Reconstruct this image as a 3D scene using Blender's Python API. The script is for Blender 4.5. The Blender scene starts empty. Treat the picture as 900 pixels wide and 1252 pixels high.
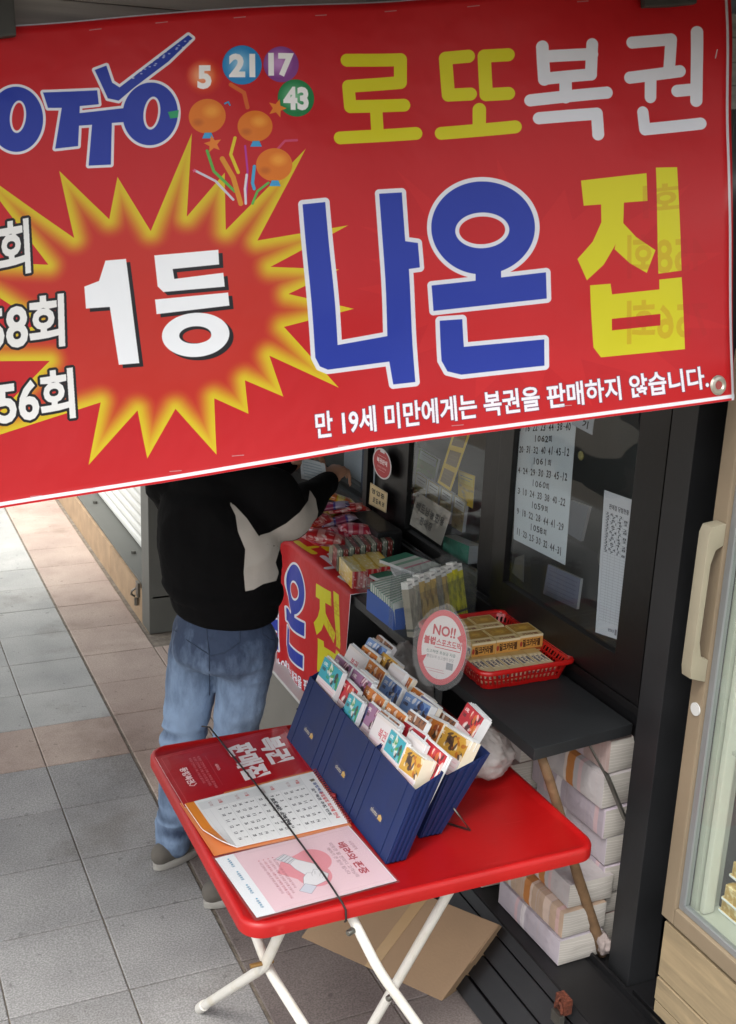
import bpy, bmesh, math, random
import numpy as np
from mathutils import Vector, Matrix, noise
random.seed(7); rng = np.random.RandomState(7)
sc = bpy.context.scene
C = bpy.context.collection
# ------------------------------------------------------------------ camera
H = 2.4
F_PX, PITCH, ROLL, YAW = 1440.3, math.radians(16.6116), math.radians(2.4505), math.radians(24.916)
_cy, _sy, _cp, _sp = math.cos(YAW), math.sin(YAW), math.cos(PITCH), math.sin(PITCH)
VF = Vector((_sy*_cp, _cy*_cp, -_sp)); _r0 = Vector((_cy, -_sy, 0)); _u0 = _r0.cross(VF)
VR = math.cos(ROLL)*_r0 + math.sin(ROLL)*_u0
VU = -math.sin(ROLL)*_r0 + math.cos(ROLL)*_u0
cam = bpy.data.cameras.new('camera'); co = bpy.data.objects.new('camera', cam); C.objects.link(co)
cam.sensor_fit = 'HORIZONTAL'; cam.sensor_width = 36; cam.lens = F_PX/900*36
cam.clip_start = .05; cam.clip_end = 500
m = Matrix((VR, VU, -VF)).transposed().to_4x4(); m.translation = Vector((0, 0, H)); co.matrix_world = m
sc.camera = co
# ------------------------------------------------------------------ world, sun, exposure
w = bpy.data.worlds.new('World'); sc.world = w; w.use_nodes = True
nt = w.node_tree; bg = nt.nodes['Background']
sky = nt.nodes.new('ShaderNodeTexSky'); sky.sky_type = 'NISHITA'; sky.sun_disc = False
SUN_EL, SUN_AZ = math.radians(58), math.radians(235)      # azimuth clockwise from +Y: light from the street side, behind the camera
sky.sun_elevation = SUN_EL; sky.sun_rotation = SUN_AZ; sky.dust_density = 4; sky.air_density = 1.0
hs = nt.nodes.new('ShaderNodeHueSaturation'); hs.inputs['Saturation'].default_value = .14
nt.links.new(sky.outputs[0], hs.inputs['Color']); nt.links.new(hs.outputs[0], bg.inputs[0]); bg.inputs[1].default_value = .15
sd = bpy.data.lights.new('sun', 'SUN'); sd.energy = 1.0; sd.angle = math.radians(25); sd.color = (1, .95, .88)
so = bpy.data.objects.new('sun', sd); C.objects.link(so)
sdir = Vector((math.sin(SUN_AZ)*math.cos(SUN_EL), math.cos(SUN_AZ)*math.cos(SUN_EL), math.sin(SUN_EL)))
so.rotation_euler = sdir.to_track_quat('Z', 'Y').to_euler()
sc.view_settings.view_transform = 'Standard'; sc.view_settings.look = 'None'
sc.view_settings.exposure = 1.33; sc.view_settings.gamma = 1
sc.cycles.max_bounces = 8; sc.cycles.transparent_max_bounces = 16
# ------------------------------------------------------------------ measuring helpers: a point of a known plane seen at a photo pixel
def ray(x, y): x, y = float(x), float(y); return VF + (x-450)/F_PX*VR - (y-626)/F_PX*VU
def gz(x, y, z=0.): d = ray(x, y); return Vector((0, 0, H)) + d*((z-H)/d.z)
def gx(x, y, X): d = ray(x, y); return Vector((0, 0, H)) + d*(X/d.x)
def gy(x, y, Y): d = ray(x, y); return Vector((0, 0, H)) + d*(Y/d.y)
def gp(x, y, p0, n):
    d = ray(x, y); o = Vector((0, 0, H)); return o + d*((Vector(p0)-o).dot(n)/d.dot(n))
def px(p):
    v = Vector(p)-Vector((0, 0, H)); d = v.dot(VF); return (450+F_PX*v.dot(VR)/d, 626-F_PX*v.dot(VU)/d)
V = Vector
# ------------------------------------------------------------------ materials
def s2l(c):
    if isinstance(c, str): c = [int(c[i:i+2], 16)/255 for i in (0, 2, 4)]
    return [((x+.055)/1.055)**2.4 if x > .04045 else x/12.92 for x in c]
def mat(name, col, rough=.6, metal=0., var=.0, vscale=8., bump=0., bscale=60., spec=.5, col2=None, trans=0., coat=0., coords='Object', thresh=None, detail=5):
    m = bpy.data.materials.new(name); m.use_nodes = True; n = m.node_tree; b = n.nodes['Principled BSDF']
    b.inputs['Roughness'].default_value = rough; b.inputs['Metallic'].default_value = metal
    b.inputs['Specular IOR Level'].default_value = spec
    if coat: b.inputs['Coat Weight'].default_value = coat; b.inputs['Coat Roughness'].default_value = .12
    c = s2l(col); b.inputs['Base Color'].default_value = (*c, 1)
    tc = n.nodes.new('ShaderNodeTexCoord')
    src = tc.outputs['Object']
    if coords == 'World':
        g = n.nodes.new('ShaderNodeNewGeometry'); src = g.outputs['Position']
    if var or col2:
        t = n.nodes.new('ShaderNodeTexNoise'); t.inputs['Scale'].default_value = vscale; t.inputs['Detail'].default_value = detail
        n.links.new(src, t.inputs['Vector'])
        r = n.nodes.new('ShaderNodeValToRGB')
        lo, hi = thresh or (.3, .7)
        r.color_ramp.elements[0].position = lo; r.color_ramp.elements[1].position = hi
        ca = [x*(1-var) for x in c]; cb = s2l(col2) if col2 else [min(1, x*(1+var)) for x in c]
        r.color_ramp.elements[0].color = (*ca, 1); r.color_ramp.elements[1].color = (*cb, 1)
        n.links.new(t.outputs['Fac'], r.inputs['Fac']); n.links.new(r.outputs['Color'], b.inputs['Base Color'])
        mr = n.nodes.new('ShaderNodeMapRange'); mr.inputs[3].default_value = max(.02, rough-.1); mr.inputs[4].default_value = min(1, rough+.12)
        n.links.new(t.outputs['Fac'], mr.inputs[0]); n.links.new(mr.outputs[0], b.inputs['Roughness'])
    if bump:
        t2 = n.nodes.new('ShaderNodeTexNoise'); t2.inputs['Scale'].default_value = bscale; t2.inputs['Detail'].default_value = 4
        n.links.new(src, t2.inputs['Vector'])
        bn = n.nodes.new('ShaderNodeBump'); bn.inputs['Strength'].default_value = bump; bn.inputs['Distance'].default_value = .01
        n.links.new(t2.outputs['Fac'], bn.inputs['Height']); n.links.new(bn.outputs[0], b.inputs['Normal'])
    if trans:
        tr = n.nodes.new('ShaderNodeBsdfTransparent'); mx = n.nodes.new('ShaderNodeMixShader'); mx.inputs[0].default_value = trans
        o = n.nodes['Material Output']; n.links.new(b.outputs[0], mx.inputs[1]); n.links.new(tr.outputs[0], mx.inputs[2]); n.links.new(mx.outputs[0], o.inputs[0])
    return m
def glassmat(name, tint=(1, 1, 1), film=.0, rough=.02):
    m = bpy.data.materials.new(name); m.use_nodes = True; n = m.node_tree; n.nodes.remove(n.nodes['Principled BSDF'])
    t = n.nodes.new('ShaderNodeBsdfTransparent'); t.inputs[0].default_value = (*tint, 1)
    g = n.nodes.new('ShaderNodeBsdfGlossy'); g.inputs['Roughness'].default_value = rough
    d = n.nodes.new('ShaderNodeBsdfDiffuse'); d.inputs[0].default_value = (.6, .62, .62, 1)
    f = n.nodes.new('ShaderNodeFresnel'); f.inputs[0].default_value = 1.45
    a = n.nodes.new('ShaderNodeMixShader'); b = n.nodes.new('ShaderNodeMixShader'); b.inputs[0].default_value = film
    ge = n.nodes.new('ShaderNodeNewGeometry'); mm = n.nodes.new('ShaderNodeMath'); mm.operation = 'MULTIPLY'; iv = n.nodes.new('ShaderNodeMath'); iv.operation = 'SUBTRACT'; iv.inputs[0].default_value = 1
    n.links.new(ge.outputs['Backfacing'], iv.inputs[1]); n.links.new(f.outputs[0], mm.inputs[0]); n.links.new(iv.outputs[0], mm.inputs[1])   # one reflection per pane
    n.links.new(mm.outputs[0], a.inputs[0]); n.links.new(t.outputs[0], a.inputs[1]); n.links.new(g.outputs[0], a.inputs[2])
    n.links.new(a.outputs[0], b.inputs[1]); n.links.new(d.outputs[0], b.inputs[2]); n.links.new(b.outputs[0], n.nodes['Material Output'].inputs[0])
    return m
def imgmat(name, cv, rough=.5, translucent=0., spec=.5, bump=0., bscale=6., coat=0., trans=0.):
    h, wd = cv.a.shape[:2]
    im = bpy.data.images.new(name, wd, h); buf = np.ones((h, wd, 4), np.float32); buf[..., :3] = np.clip(cv.a[::-1], 0, 1)
    im.pixels.foreach_set(buf.ravel()); im.update(); im.pack()
    m = bpy.data.materials.new(name); m.use_nodes = True; n = m.node_tree; b = n.nodes['Principled BSDF']
    t = n.nodes.new('ShaderNodeTexImage'); t.image = im; t.extension = 'EXTEND'
    n.links.new(t.outputs[0], b.inputs['Base Color']); b.inputs['Roughness'].default_value = rough; b.inputs['Specular IOR Level'].default_value = spec
    if coat: b.inputs['Coat Weight'].default_value = coat; b.inputs['Coat Roughness'].default_value = .1
    o = n.nodes['Material Output']
    if bump:
        tc = n.nodes.new('ShaderNodeTexCoord'); t2 = n.nodes.new('ShaderNodeTexNoise'); t2.inputs['Scale'].default_value = bscale; t2.inputs['Detail'].default_value = 3
        n.links.new(tc.outputs['Object'], t2.inputs['Vector']); bn = n.nodes.new('ShaderNodeBump'); bn.inputs['Strength'].default_value = bump; bn.inputs['Distance'].default_value = .02
        n.links.new(t2.outputs['Fac'], bn.inputs['Height']); n.links.new(bn.outputs[0], b.inputs['Normal'])
    if translucent:
        tr = n.nodes.new('ShaderNodeBsdfTranslucent'); n.links.new(t.outputs[0], tr.inputs[0])
        mx = n.nodes.new('ShaderNodeMixShader'); mx.inputs[0].default_value = translucent
        n.links.new(b.outputs[0], mx.inputs[1]); n.links.new(tr.outputs[0], mx.inputs[2]); n.links.new(mx.outputs[0], o.inputs[0])
    return m
# ------------------------------------------------------------------ print designs drawn in code (flat print only)
def hexc(c): return np.array([int(c[i:i+2], 16)/255 for i in (0, 2, 4)], np.float32) if isinstance(c, str) else np.array(c, np.float32)
_gl = {}
def glyphs(s, bold=0.):
    k = (s, bold)
    if k not in _gl:
        cu = bpy.data.curves.new('t', 'FONT'); cu.body = s; cu.offset = bold; cu.resolution_u = 3
        o = bpy.data.objects.new('t', cu); C.objects.link(o)
        dg = bpy.context.evaluated_depsgraph_get(); ev = o.evaluated_get(dg); me = ev.to_mesh(); me.calc_loop_triangles()
        v = np.array([x.co[:2] for x in me.vertices], float).reshape(-1, 2); t = np.array([x.vertices[:] for x in me.loop_triangles]).reshape(-1, 3)
        ev.to_mesh_clear(); bpy.data.objects.remove(o); bpy.data.curves.remove(cu)
        if len(v):
            lo, hi = v.min(0), v.max(0); v = (v-lo)/(hi-lo); v[:, 1] = 1-v[:, 1]
        _gl[k] = (v, t)
    return _gl[k]
class Cv:
    def __init__(s, x0, y0, x1, y1, res, col):
        s.x0, s.y0, s.x1, s.y1, s.r = x0, y0, x1, y1, res
        s.a = np.empty((int((y1-y0)*res), int((x1-x0)*res), 3), np.float32); s.a[:] = hexc(col)
    def _grid(s, p, pad):
        h, wd = s.a.shape[:2]
        q = (np.asarray(p, float)-(s.x0, s.y0))*s.r
        a = np.floor(q.min(0)-pad*s.r-2).astype(int); b = np.ceil(q.max(0)+pad*s.r+3).astype(int)
        a = np.maximum(a, 0); b = np.minimum(b, (wd, h))
        if (b <= a).any(): return None
        X, Y = np.meshgrid(np.arange(a[0], b[0])+.5, np.arange(a[1], b[1])+.5)
        return (slice(a[1], b[1]), slice(a[0], b[0])), X, Y, q
    def put(s, sl, al, col):
        al = al[..., None].astype(np.float32); s.a[sl] = s.a[sl]*(1-al)+hexc(col)*al
    def _sd(s, p, pad):
        g = s._grid(p, pad)
        if g is None: return None
        sl, X, Y, q = g; ins = np.zeros(X.shape, bool); d2 = np.full(X.shape, 1e12)
        for (ax, ay), (bx, by) in zip(q, np.roll(q, -1, 0)):
            c = (ay > Y) != (by > Y)
            if by != ay: ins ^= c & (X < (bx-ax)*(Y-ay)/(by-ay)+ax)
            ux, uy = bx-ax, by-ay; L = ux*ux+uy*uy+1e-9
            t = np.clip(((X-ax)*ux+(Y-ay)*uy)/L, 0, 1); d2 = np.minimum(d2, (X-ax-t*ux)**2+(Y-ay-t*uy)**2)
        return sl, np.where(ins, -1, 1)*np.sqrt(d2)
    def poly(s, p, col, out=0, ocol='ffffff', a=1.):
        r = s._sd(p, out)
        if r is None: return
        sl, d = r
        if out: s.put(sl, np.clip(.5-(d-out*s.r), 0, 1)*a, ocol)
        if col is not None: s.put(sl, np.clip(.5-d, 0, 1)*a, col)
    def rect(s, x0, y0, x1, y1, col, a=1.): s.poly([(x0, y0), (x1, y0), (x1, y1), (x0, y1)], col, a=a)
    def line(s, p, wd, col, out=0, ocol='ffffff', a=1.):
        g = s._grid(p, wd/2+out)
        if g is None: return
        sl, X, Y, q = g; d2 = np.full(X.shape, 1e12)
        for (ax, ay), (bx, by) in zip(q[:-1], q[1:]):
            ux, uy = bx-ax, by-ay; L = ux*ux+uy*uy+1e-9
            t = np.clip(((X-ax)*ux+(Y-ay)*uy)/L, 0, 1); d2 = np.minimum(d2, (X-ax-t*ux)**2+(Y-ay-t*uy)**2)
        d = np.sqrt(d2)-wd/2*s.r
        if out: s.put(sl, np.clip(.5-(d-out*s.r), 0, 1)*a, ocol)
        s.put(sl, np.clip(.5-d, 0, 1)*a, col)
    def ell(s, cx, cy, rx, ry, col, a=1., rot=0., soft=0.):
        m = max(rx, ry); g = s._grid([(cx-m, cy-m), (cx+m, cy+m)], 1+soft)
        if g is None: return
        sl, X, Y, _ = g; X = (X/s.r+s.x0-cx); Y = (Y/s.r+s.y0-cy); c, n = math.cos(rot), math.sin(rot)
        k = np.sqrt(((X*c+Y*n)/rx)**2+((-X*n+Y*c)/ry)**2)
        if soft: al = np.clip((1-k)/soft, 0, 1)
        else: al = np.clip(.5-(k-1)*min(rx, ry)*s.r, 0, 1)
        s.put(sl, al*a, col)
    def mask_text(s, txt, q, bold, ss=2):
        v, t = glyphs(txt, bold)
        if not len(v): return None
        q = np.asarray(q, float); u = v[:, :1]; w_ = v[:, 1:]
        P = (q[0]*(1-u)+q[1]*u)*(1-w_)+(q[3]*(1-u)+q[2]*u)*w_
        P = (P-(s.x0, s.y0))*s.r; h, wd = s.a.shape[:2]
        a = np.maximum(np.floor(P.min(0)-14).astype(int), 0); b = np.minimum(np.ceil(P.max(0)+14).astype(int), (wd, h))
        if (b <= a).any(): return None
        M = np.zeros(((b[1]-a[1])*ss, (b[0]-a[0])*ss), bool); Q = (P-a)*ss
        for i, j, k in t:
            A, B, D = Q[i], Q[j], Q[k]
            lo = np.maximum(np.floor(np.minimum(np.minimum(A, B), D)).astype(int), 0); hi = np.minimum(np.ceil(np.maximum(np.maximum(A, B), D)).astype(int)+1, (M.shape[1], M.shape[0]))
            if (hi <= lo).any(): continue
            X, Y = np.meshgrid(np.arange(lo[0], hi[0])+.5, np.arange(lo[1], hi[1])+.5)
            e = lambda S, T: (T[0]-S[0])*(Y-S[1])-(T[1]-S[1])*(X-S[0])
            e1, e2, e3 = e(A, B), e(B, D), e(D, A)
            M[lo[1]:hi[1], lo[0]:hi[0]] |= ((e1 >= 0) & (e2 >= 0) & (e3 >= 0)) | ((e1 <= 0) & (e2 <= 0) & (e3 <= 0))
        m = M.reshape(M.shape[0]//ss, ss, M.shape[1]//ss, ss).mean((1, 3))
        return (slice(a[1], b[1]), slice(a[0], b[0])), m
    def text(s, txt, q, col, bold=.01, out=0, ocol='000000', a=1.):
        """q: four corners TL, TR, BR, BL (or x0, y0, x1, y1) that the words fill"""
        if len(q) == 4 and not hasattr(q[0], '__len__'): x0, y0, x1, y1 = q; q = [(x0, y0), (x1, y0), (x1, y1), (x0, y1)]
        r = s.mask_text(txt, q, bold)
        if r is None: return
        sl, m = r
        if out:
            R = out*s.r; k = int(math.ceil(R)); mm = m.copy()
            for dy in range(-k, k+1):
                for dx in range(-k, k+1):
                    if dx*dx+dy*dy <= R*R: mm = np.maximum(mm, np.roll(np.roll(m, dy, 0), dx, 1))
            s.put(sl, mm*a, ocol)
        s.put(sl, m*a, col)
# ------------------------------------------------------------------ mesh helpers
class MB:
    def __init__(s): s.v = []; s.f = []; s.m = []; s.uv = {}
    def add(s, vs, fs, mi=0):
        b = len(s.v); s.v += [tuple(v) for v in vs]; s.f += [tuple(b+i for i in f) for f in fs]; s.m += [mi]*len(fs); return s
    def box(s, x0, y0, z0, x1, y1, z1, mi=0):
        return s.add([(x, y, z) for x in (x0, x1) for y in (y0, y1) for z in (z0, z1)],
                     [(0, 1, 3, 2), (4, 6, 7, 5), (0, 4, 5, 1), (2, 3, 7, 6), (0, 2, 6, 4), (1, 5, 7, 3)], mi)
    def obox(s, c, ax, ay, az, mi=0):
        """box from a centre and three half-axes"""
        c = V(c); ax = V(ax); ay = V(ay); az = V(az)
        vs = [c+i*ax+j*ay+k*az for i in (-1, 1) for j in (-1, 1) for k in (-1, 1)]
        return s.add(vs, [(0, 1, 3, 2), (4, 6, 7, 5), (0, 4, 5, 1), (2, 3, 7, 6), (0, 2, 6, 4), (1, 5, 7, 3)], mi)
    def slab(s, q, n, th, mi=0):
        """thin plate: four corners of the front face, pushed back by th along -n"""
        n = V(n).normalized(); a = [V(p) for p in q]; b = [p-n*th for p in a]
        return s.add(a+b, [(0, 1, 2, 3), (7, 6, 5, 4)]+[(i, 4+i, 4+(i+1) % 4, (i+1) % 4) for i in range(4)], mi)
    def tube(s, pts, r, seg=10, mi=0, cap=True):
        pts = [V(p) for p in pts]; rs = r if hasattr(r, '__len__') else [r]*len(pts); b = len(s.v); prev = None
        for i, p in enumerate(pts):
            t = ((pts[min(i+1, len(pts)-1)]-p).normalized()+(p-pts[max(i-1, 0)]).normalized()).normalized()
            if prev is None: u = t.orthogonal().normalized()
            else: u = (prev-t*prev.dot(t)).normalized()
            prev = u; w_ = t.cross(u)
            for k in range(seg): a = 2*math.pi*k/seg; s.v.append(tuple(p+rs[i]*(math.cos(a)*u+math.sin(a)*w_)))
        for i in range(len(pts)-1):
            for k in range(seg): s.f.append((b+i*seg+k, b+i*seg+(k+1) % seg, b+(i+1)*seg+(k+1) % seg, b+(i+1)*seg+k)); s.m.append(mi)
        if cap:
            s.f.append(tuple(b+k for k in reversed(range(seg)))); s.f.append(tuple(b+(len(pts)-1)*seg+k for k in range(seg))); s.m += [mi, mi]
        return s
    def prism(s, poly, d, mi=0):
        n = len(poly); a = [V(p) for p in poly]; d = V(d)
        return s.add(a+[p+d for p in a], [tuple(reversed(range(n))), tuple(range(n, 2*n))]+[(i, (i+1) % n, n+(i+1) % n, n+i) for i in range(n)], mi)
def origin(o):
    p = V((0, 0, 0))
    while o: p = p+o.location; o = o.parent
    return p
def link(name, me, parent=None, loc=None):
    o = bpy.data.objects.new(name, me); C.objects.link(o)
    if parent: o.parent = parent
    if loc is not None: o.location = loc
    return o
def obj(name, mb, mats, parent=None, loc=None, bevel=0., smooth=False, seg=2, weld=False, solid=0., autos=False):
    """world-space geometry -> one mesh object (children keep zero offset to their parent)"""
    base = origin(parent)+(V(loc) if loc is not None else V((0, 0, 0)))
    me = bpy.data.meshes.new(name); me.from_pydata([tuple(V(v)-base) for v in mb.v], [], mb.f)
    if not isinstance(mats, (list, tuple)): mats = [mats]
    for m_ in mats: me.materials.append(m_)
    me.polygons.foreach_set('material_index', mb.m)
    if mb.uv:
        ul = me.uv_layers.new(name='UVMap')
        for p in me.polygons:
            for li in p.loop_indices: ul.data[li].uv = mb.uv.get(me.loops[li].vertex_index, (0, 0))
    bm = bmesh.new(); bm.from_mesh(me)
    if weld: bmesh.ops.remove_doubles(bm, verts=bm.verts, dist=1e-5)
    if not mb.uv: bmesh.ops.recalc_face_normals(bm, faces=bm.faces)
    if bevel: bmesh.ops.bevel(bm, geom=[e for e in bm.edges if e.is_manifold and e.calc_face_angle(0) > .5], offset=bevel, segments=seg, affect='EDGES', profile=.7)
    if smooth:
        for f in bm.faces: f.smooth = True
        if autos:
            for e in bm.edges:
                if e.is_manifold and e.calc_face_angle(0) > .7: e.smooth = False
    bm.to_mesh(me); bm.free()
    return link(name, me, parent, loc)
def tag(o, label=None, cat=None, group=None, kind=None):
    if label: o['label'] = label
    if cat: o['category'] = cat
    if group: o['group'] = group
    if kind: o['kind'] = kind
    return o
def thing(name, label, cat, loc, group=None):
    o = bpy.data.objects.new(name, None); C.objects.link(o); o.location = loc; o.empty_display_size = .1
    return tag(o, label, cat, group)
def sheet(q, cvbox=(0, 0, 1, 1), nx=6, ny=6, f=None, th=.0, mi=0, mb=None):
    """thin printed sheet: TL, TR, BR, BL corners, UV 0..1; f displaces points; th>0 adds a back and edges (material 1)"""
    mb = mb or MB(); q = [V(p) for p in q]; b = len(mb.v)
    n = (q[1]-q[0]).cross(q[3]-q[0]).normalized()*-1
    for layer in ((0, 1) if th else (0,)):
        for j in range(ny+1):
            for i in range(nx+1):
                u, v = i/nx, j/ny; p = (q[0]*(1-u)+q[1]*u)*(1-v)+(q[3]*(1-u)+q[2]*u)*v
                if f: p = f(p, u, v)
                mb.uv[len(mb.v)] = (u, 1-v); mb.v.append(tuple(p-n*th*layer))
    N = (nx+1)*(ny+1); I = lambda i, j, l=0: b+l*N+j*(nx+1)+i
    for j in range(ny):
        for i in range(nx):
            mb.f.append((I(i, j), I(i, j+1), I(i+1, j+1), I(i+1, j))); mb.m.append(mi)
            if th: mb.f.append((I(i, j, 1), I(i+1, j, 1), I(i+1, j+1, 1), I(i, j+1, 1))); mb.m.append(mi+1)
    if th:
        for i in range(nx):
            mb.f.append((I(i, 0), I(i+1, 0), I(i+1, 0, 1), I(i, 0, 1))); mb.f.append((I(i, ny), I(i, ny, 1), I(i+1, ny, 1), I(i+1, ny))); mb.m += [mi+1]*2
        for j in range(ny):
            mb.f.append((I(0, j), I(0, j, 1), I(0, j+1, 1), I(0, j+1))); mb.f.append((I(nx, j), I(nx, j+1), I(nx, j+1, 1), I(nx, j, 1))); mb.m += [mi+1]*2
    return mb
def nz(p, s=1., seed=0.): return noise.noise(V((p[0]*s+seed, p[1]*s-seed*.7, p[2]*s+seed*.3)))
# ------------------------------------------------------------------ shared materials
M_blackpaint = mat('black_paint', '0f0f11', .45, var=.25, vscale=5, bump=.08, bscale=25)
M_blackframe = mat('black_window_frame', '0b0a0b', .42, var=.3, vscale=4, bump=.05, bscale=40)
M_post = mat('charcoal_post', '1b1c1e', .5, var=.2, vscale=6, bump=.05, bscale=30)
M_inner = mat('dark_interior', '17181b', .8, var=.3, vscale=3)
M_whitepaper = mat('white_paper', 'd8dadb', .75, var=.04, vscale=12)
M_cream = mat('cream_paper', 'ddd2bb', .8, var=.06, vscale=20)
M_steel = mat('worn_steel', '76756f', .38, metal=.9, var=.15, vscale=30)
M_whitemetal = mat('white_enamel_tube', 'd5d2ca', .35, var=.05, vscale=14, col2='bdb49f', thresh=(.5, .8))
M_clear = glassmat('clear_plastic', (.95, .96, .96), .03, .08)
M_pane = glassmat('window_glass', (.88, .90, .91), .006, .015)
# ------------------------------------------------------------------ the banner print (in photo pixels: the banner hangs in one plane)
YEL, RED, BLU, WHT = 'd2cb1c', 'bd1a20', '2238a0', 'dddfe6'
def banner_art():
    c = Cv(-320, -40, 903, 640, 2, RED)
    # uneven ink
    star = [(234, 163), (228, 265), (273, 212), (274, 282), (371, 183), (312, 295), (424, 276), (328, 327), (412, 330), (350, 360), (430, 378), (345, 400), (414, 474), (328, 435), (346, 485), (299, 465),
            (304, 506), (262, 487), (265, 556), (215, 500), (181, 561), (169, 502), (109, 569), (124, 492), (-40, 545), (62, 441), (-90, 442), (50, 396), (-70, 318), (60, 323), (-30, 204), (92, 290), (74, 207), (135, 267), (145, 215), (185, 282)]
    # the same burst showing faintly through from the back print
    c.poly([(820-x*.9, y*.75+70) for x, y in star], 'd8322e', a=.22)
    for s_, q in (('회', (842, 225, 784, 262)), ('458회', (865, 282, 760, 335)), ('756회', (865, 362, 760, 412))):
        pass
    sl, d = c._sd(star, 2)
    k = np.clip(-d/c.r/27, 0, 1); k = k*k*(3-2*k); col = hexc('d3bd20')*(1-k[..., None])+hexc('bc2a1e')*k[..., None]
    al = np.clip(.5-d, 0, 1)[..., None]; c.a[sl] = c.a[sl]*(1-al)+col*al
    # 1등
    one = [(130, 318), (155, 316), (171, 444), (146, 446), (135, 375), (106, 377), (104, 350), (122, 343)]
    di = [(189, 312), (265, 306), (266, 324), (211, 329), (213, 341), (271, 334), (273, 351), (200, 357), (193, 350)]
    eu = [(190, 366), (277, 358), (279, 374), (192, 384)]
    for o_, cl in (((5, 4), '17151a'), ((0, 0), 'eceff2')):
        for p in (one, di, eu): c.poly([(x+o_[0], y+o_[1]) for x, y in p], cl)
        c.ell(239+o_[0], 409.5+o_[1], 40.5, 27, cl, rot=-.06)
    c.ell(238.5, 409.5, 19, 10.5, '17151a', rot=-.06); c.ell(240.5, 411, 17, 8.5, 'bc2a1e', rot=-.06)
    # 나온
    na = [(367, 251), (395, 248), (411, 422), (473, 411), (463, 237), (492, 235), (495, 295), (511, 297), (513, 327), (499, 329), (508, 467), (481, 470), (476, 442), (400, 452), (390, 448), (384, 437)]
    bar = [(528, 349), (583, 343), (583, 320), (614, 320), (614, 339), (667, 333), (668, 365), (531, 380)]
    nn = [(539, 392), (567, 390), (569, 424), (665, 415), (665, 447), (565, 458), (548, 454), (541, 441)]
    c.poly(na, None, out=5.5, ocol=WHT); c.poly(bar, None, out=5.5, ocol=WHT); c.poly(nn, None, out=5.5, ocol=WHT); c.ell(591.5, 278, 68.5, 62.5, WHT, rot=-.05)
    for p in (na, bar, nn): c.poly(p, BLU)
    c.ell(591.5, 278, 63, 57, BLU, rot=-.05); c.poly([(583, 320), (614, 320), (614, 345), (583, 347)], BLU)
    c.ell(591.7, 281, 33, 22, WHT, rot=-.05); c.ell(591.7, 281, 28, 17, RED, rot=-.05)
    # 집
    for p in ([(709, 221), (789, 212), (790, 246), (712, 252)], [(733, 249), (761, 246), (760, 275), (750, 300), (736, 324), (716, 343), (704, 317), (722, 296), (733, 272)],
              [(757, 270), (776, 290), (800, 306), (789, 334), (768, 322), (749, 305)], [(801, 205), (829, 204), (832, 331), (803, 335)],
              [(720, 349), (745, 347), (747, 360), (804, 354), (804, 342), (832, 339), (835, 427), (733, 437), (724, 425)]): c.poly(p, YEL)
    c.poly([(747, 390), (805, 384), (805, 398), (747, 404)], RED)
    # 로또복권
    for p in ([(425, 73), (493, 71), (493, 99), (427, 105), (429, 130), (497, 127)], [(462, 131), (463, 163)], [(415, 169), (511, 162)],
              [(574, 68), (547, 70), (551, 115), (577, 114)], [(621, 67), (593, 68), (596, 115), (622, 114)], [(588, 133), (588, 153)], [(542, 162), (630, 155)]): c.line(p, 16, YEL)
    for p in ([(661, 58), (664, 98)], [(722, 55), (720, 92)], [(664, 70), (722, 67)], [(664, 97), (720, 92)], [(689, 98), (689, 120)], [(648, 123), (740, 114)], [(658, 145), (727, 140), (729, 165)],
              [(773, 52), (823, 47), (820, 88)], [(770, 95), (834, 86)], [(797, 95), (797, 118)], [(855, 38), (855, 122)], [(831, 110), (852, 108)], [(787, 137), (789, 158), (860, 150)]): c.line(p, 15, 'dfe2ea')
    # small line and draw numbers
    c.text('만 19세 미만에게는 복권을 판매하지 않습니다.', [(384, 504), (862, 447), (865, 475), (386, 537)], 'eceaf0', bold=.028, out=.8, ocol='5a3050')
    for s_, q in (('58회', [(-20, 369), (79, 358), (81, 423), (-17, 434)]), ('56회', [(-4, 462), (90, 449), (94, 511), (-1, 524)]), ('회', [(-3, 272), (36, 265), (39, 333), (0, 340)]), ('458', [(-120, 292), (-12, 274), (-9, 340), (-117, 357)])):
        c.text(s_, q, 'e6e6e4', bold=.03, out=3.2, ocol='141216')
    # logo lettering with its tick
    lo = [[(54, 111), (120, 109), (122, 126), (99, 128), (97, 177), (69, 180), (77, 130), (60, 130)], [(95, 137), (155, 131), (155, 148), (138, 149), (137, 200), (110, 201), (114, 151), (97, 152)]]
    def logo(o, cl):
        for p in lo: c.poly(p, cl, out=o, ocol=cl)
        c.ell(21, 144, 33+o, 40+o, cl); c.ell(184, 139, 33+o, 38+o, cl)
        c.poly([(-110, 105), (-80, 105), (-72, 165), (-25, 160), (-22, 186), (-100, 192)], cl, out=o, ocol=cl)
        c.poly([(117, 84), (131, 79), (138, 100), (147, 106), (229, 44), (234, 48), (205, 76), (165, 106), (146, 122), (133, 119)], cl, out=o, ocol=cl)
    logo(3.4, WHT); logo(0, BLU)
    for x, y in ((23, 141), (186, 138)): c.ell(x, y, 10, 20, WHT, rot=.1); c.ell(x, y, 7.2, 17, RED, rot=.1)
    for i in range(26):
        t = i/26; c.ell(160+70*t+rng.randn()*2, 96-47*t+rng.randn()*2, 1.6, .9, 'e4e6ee', a=.6)
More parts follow.
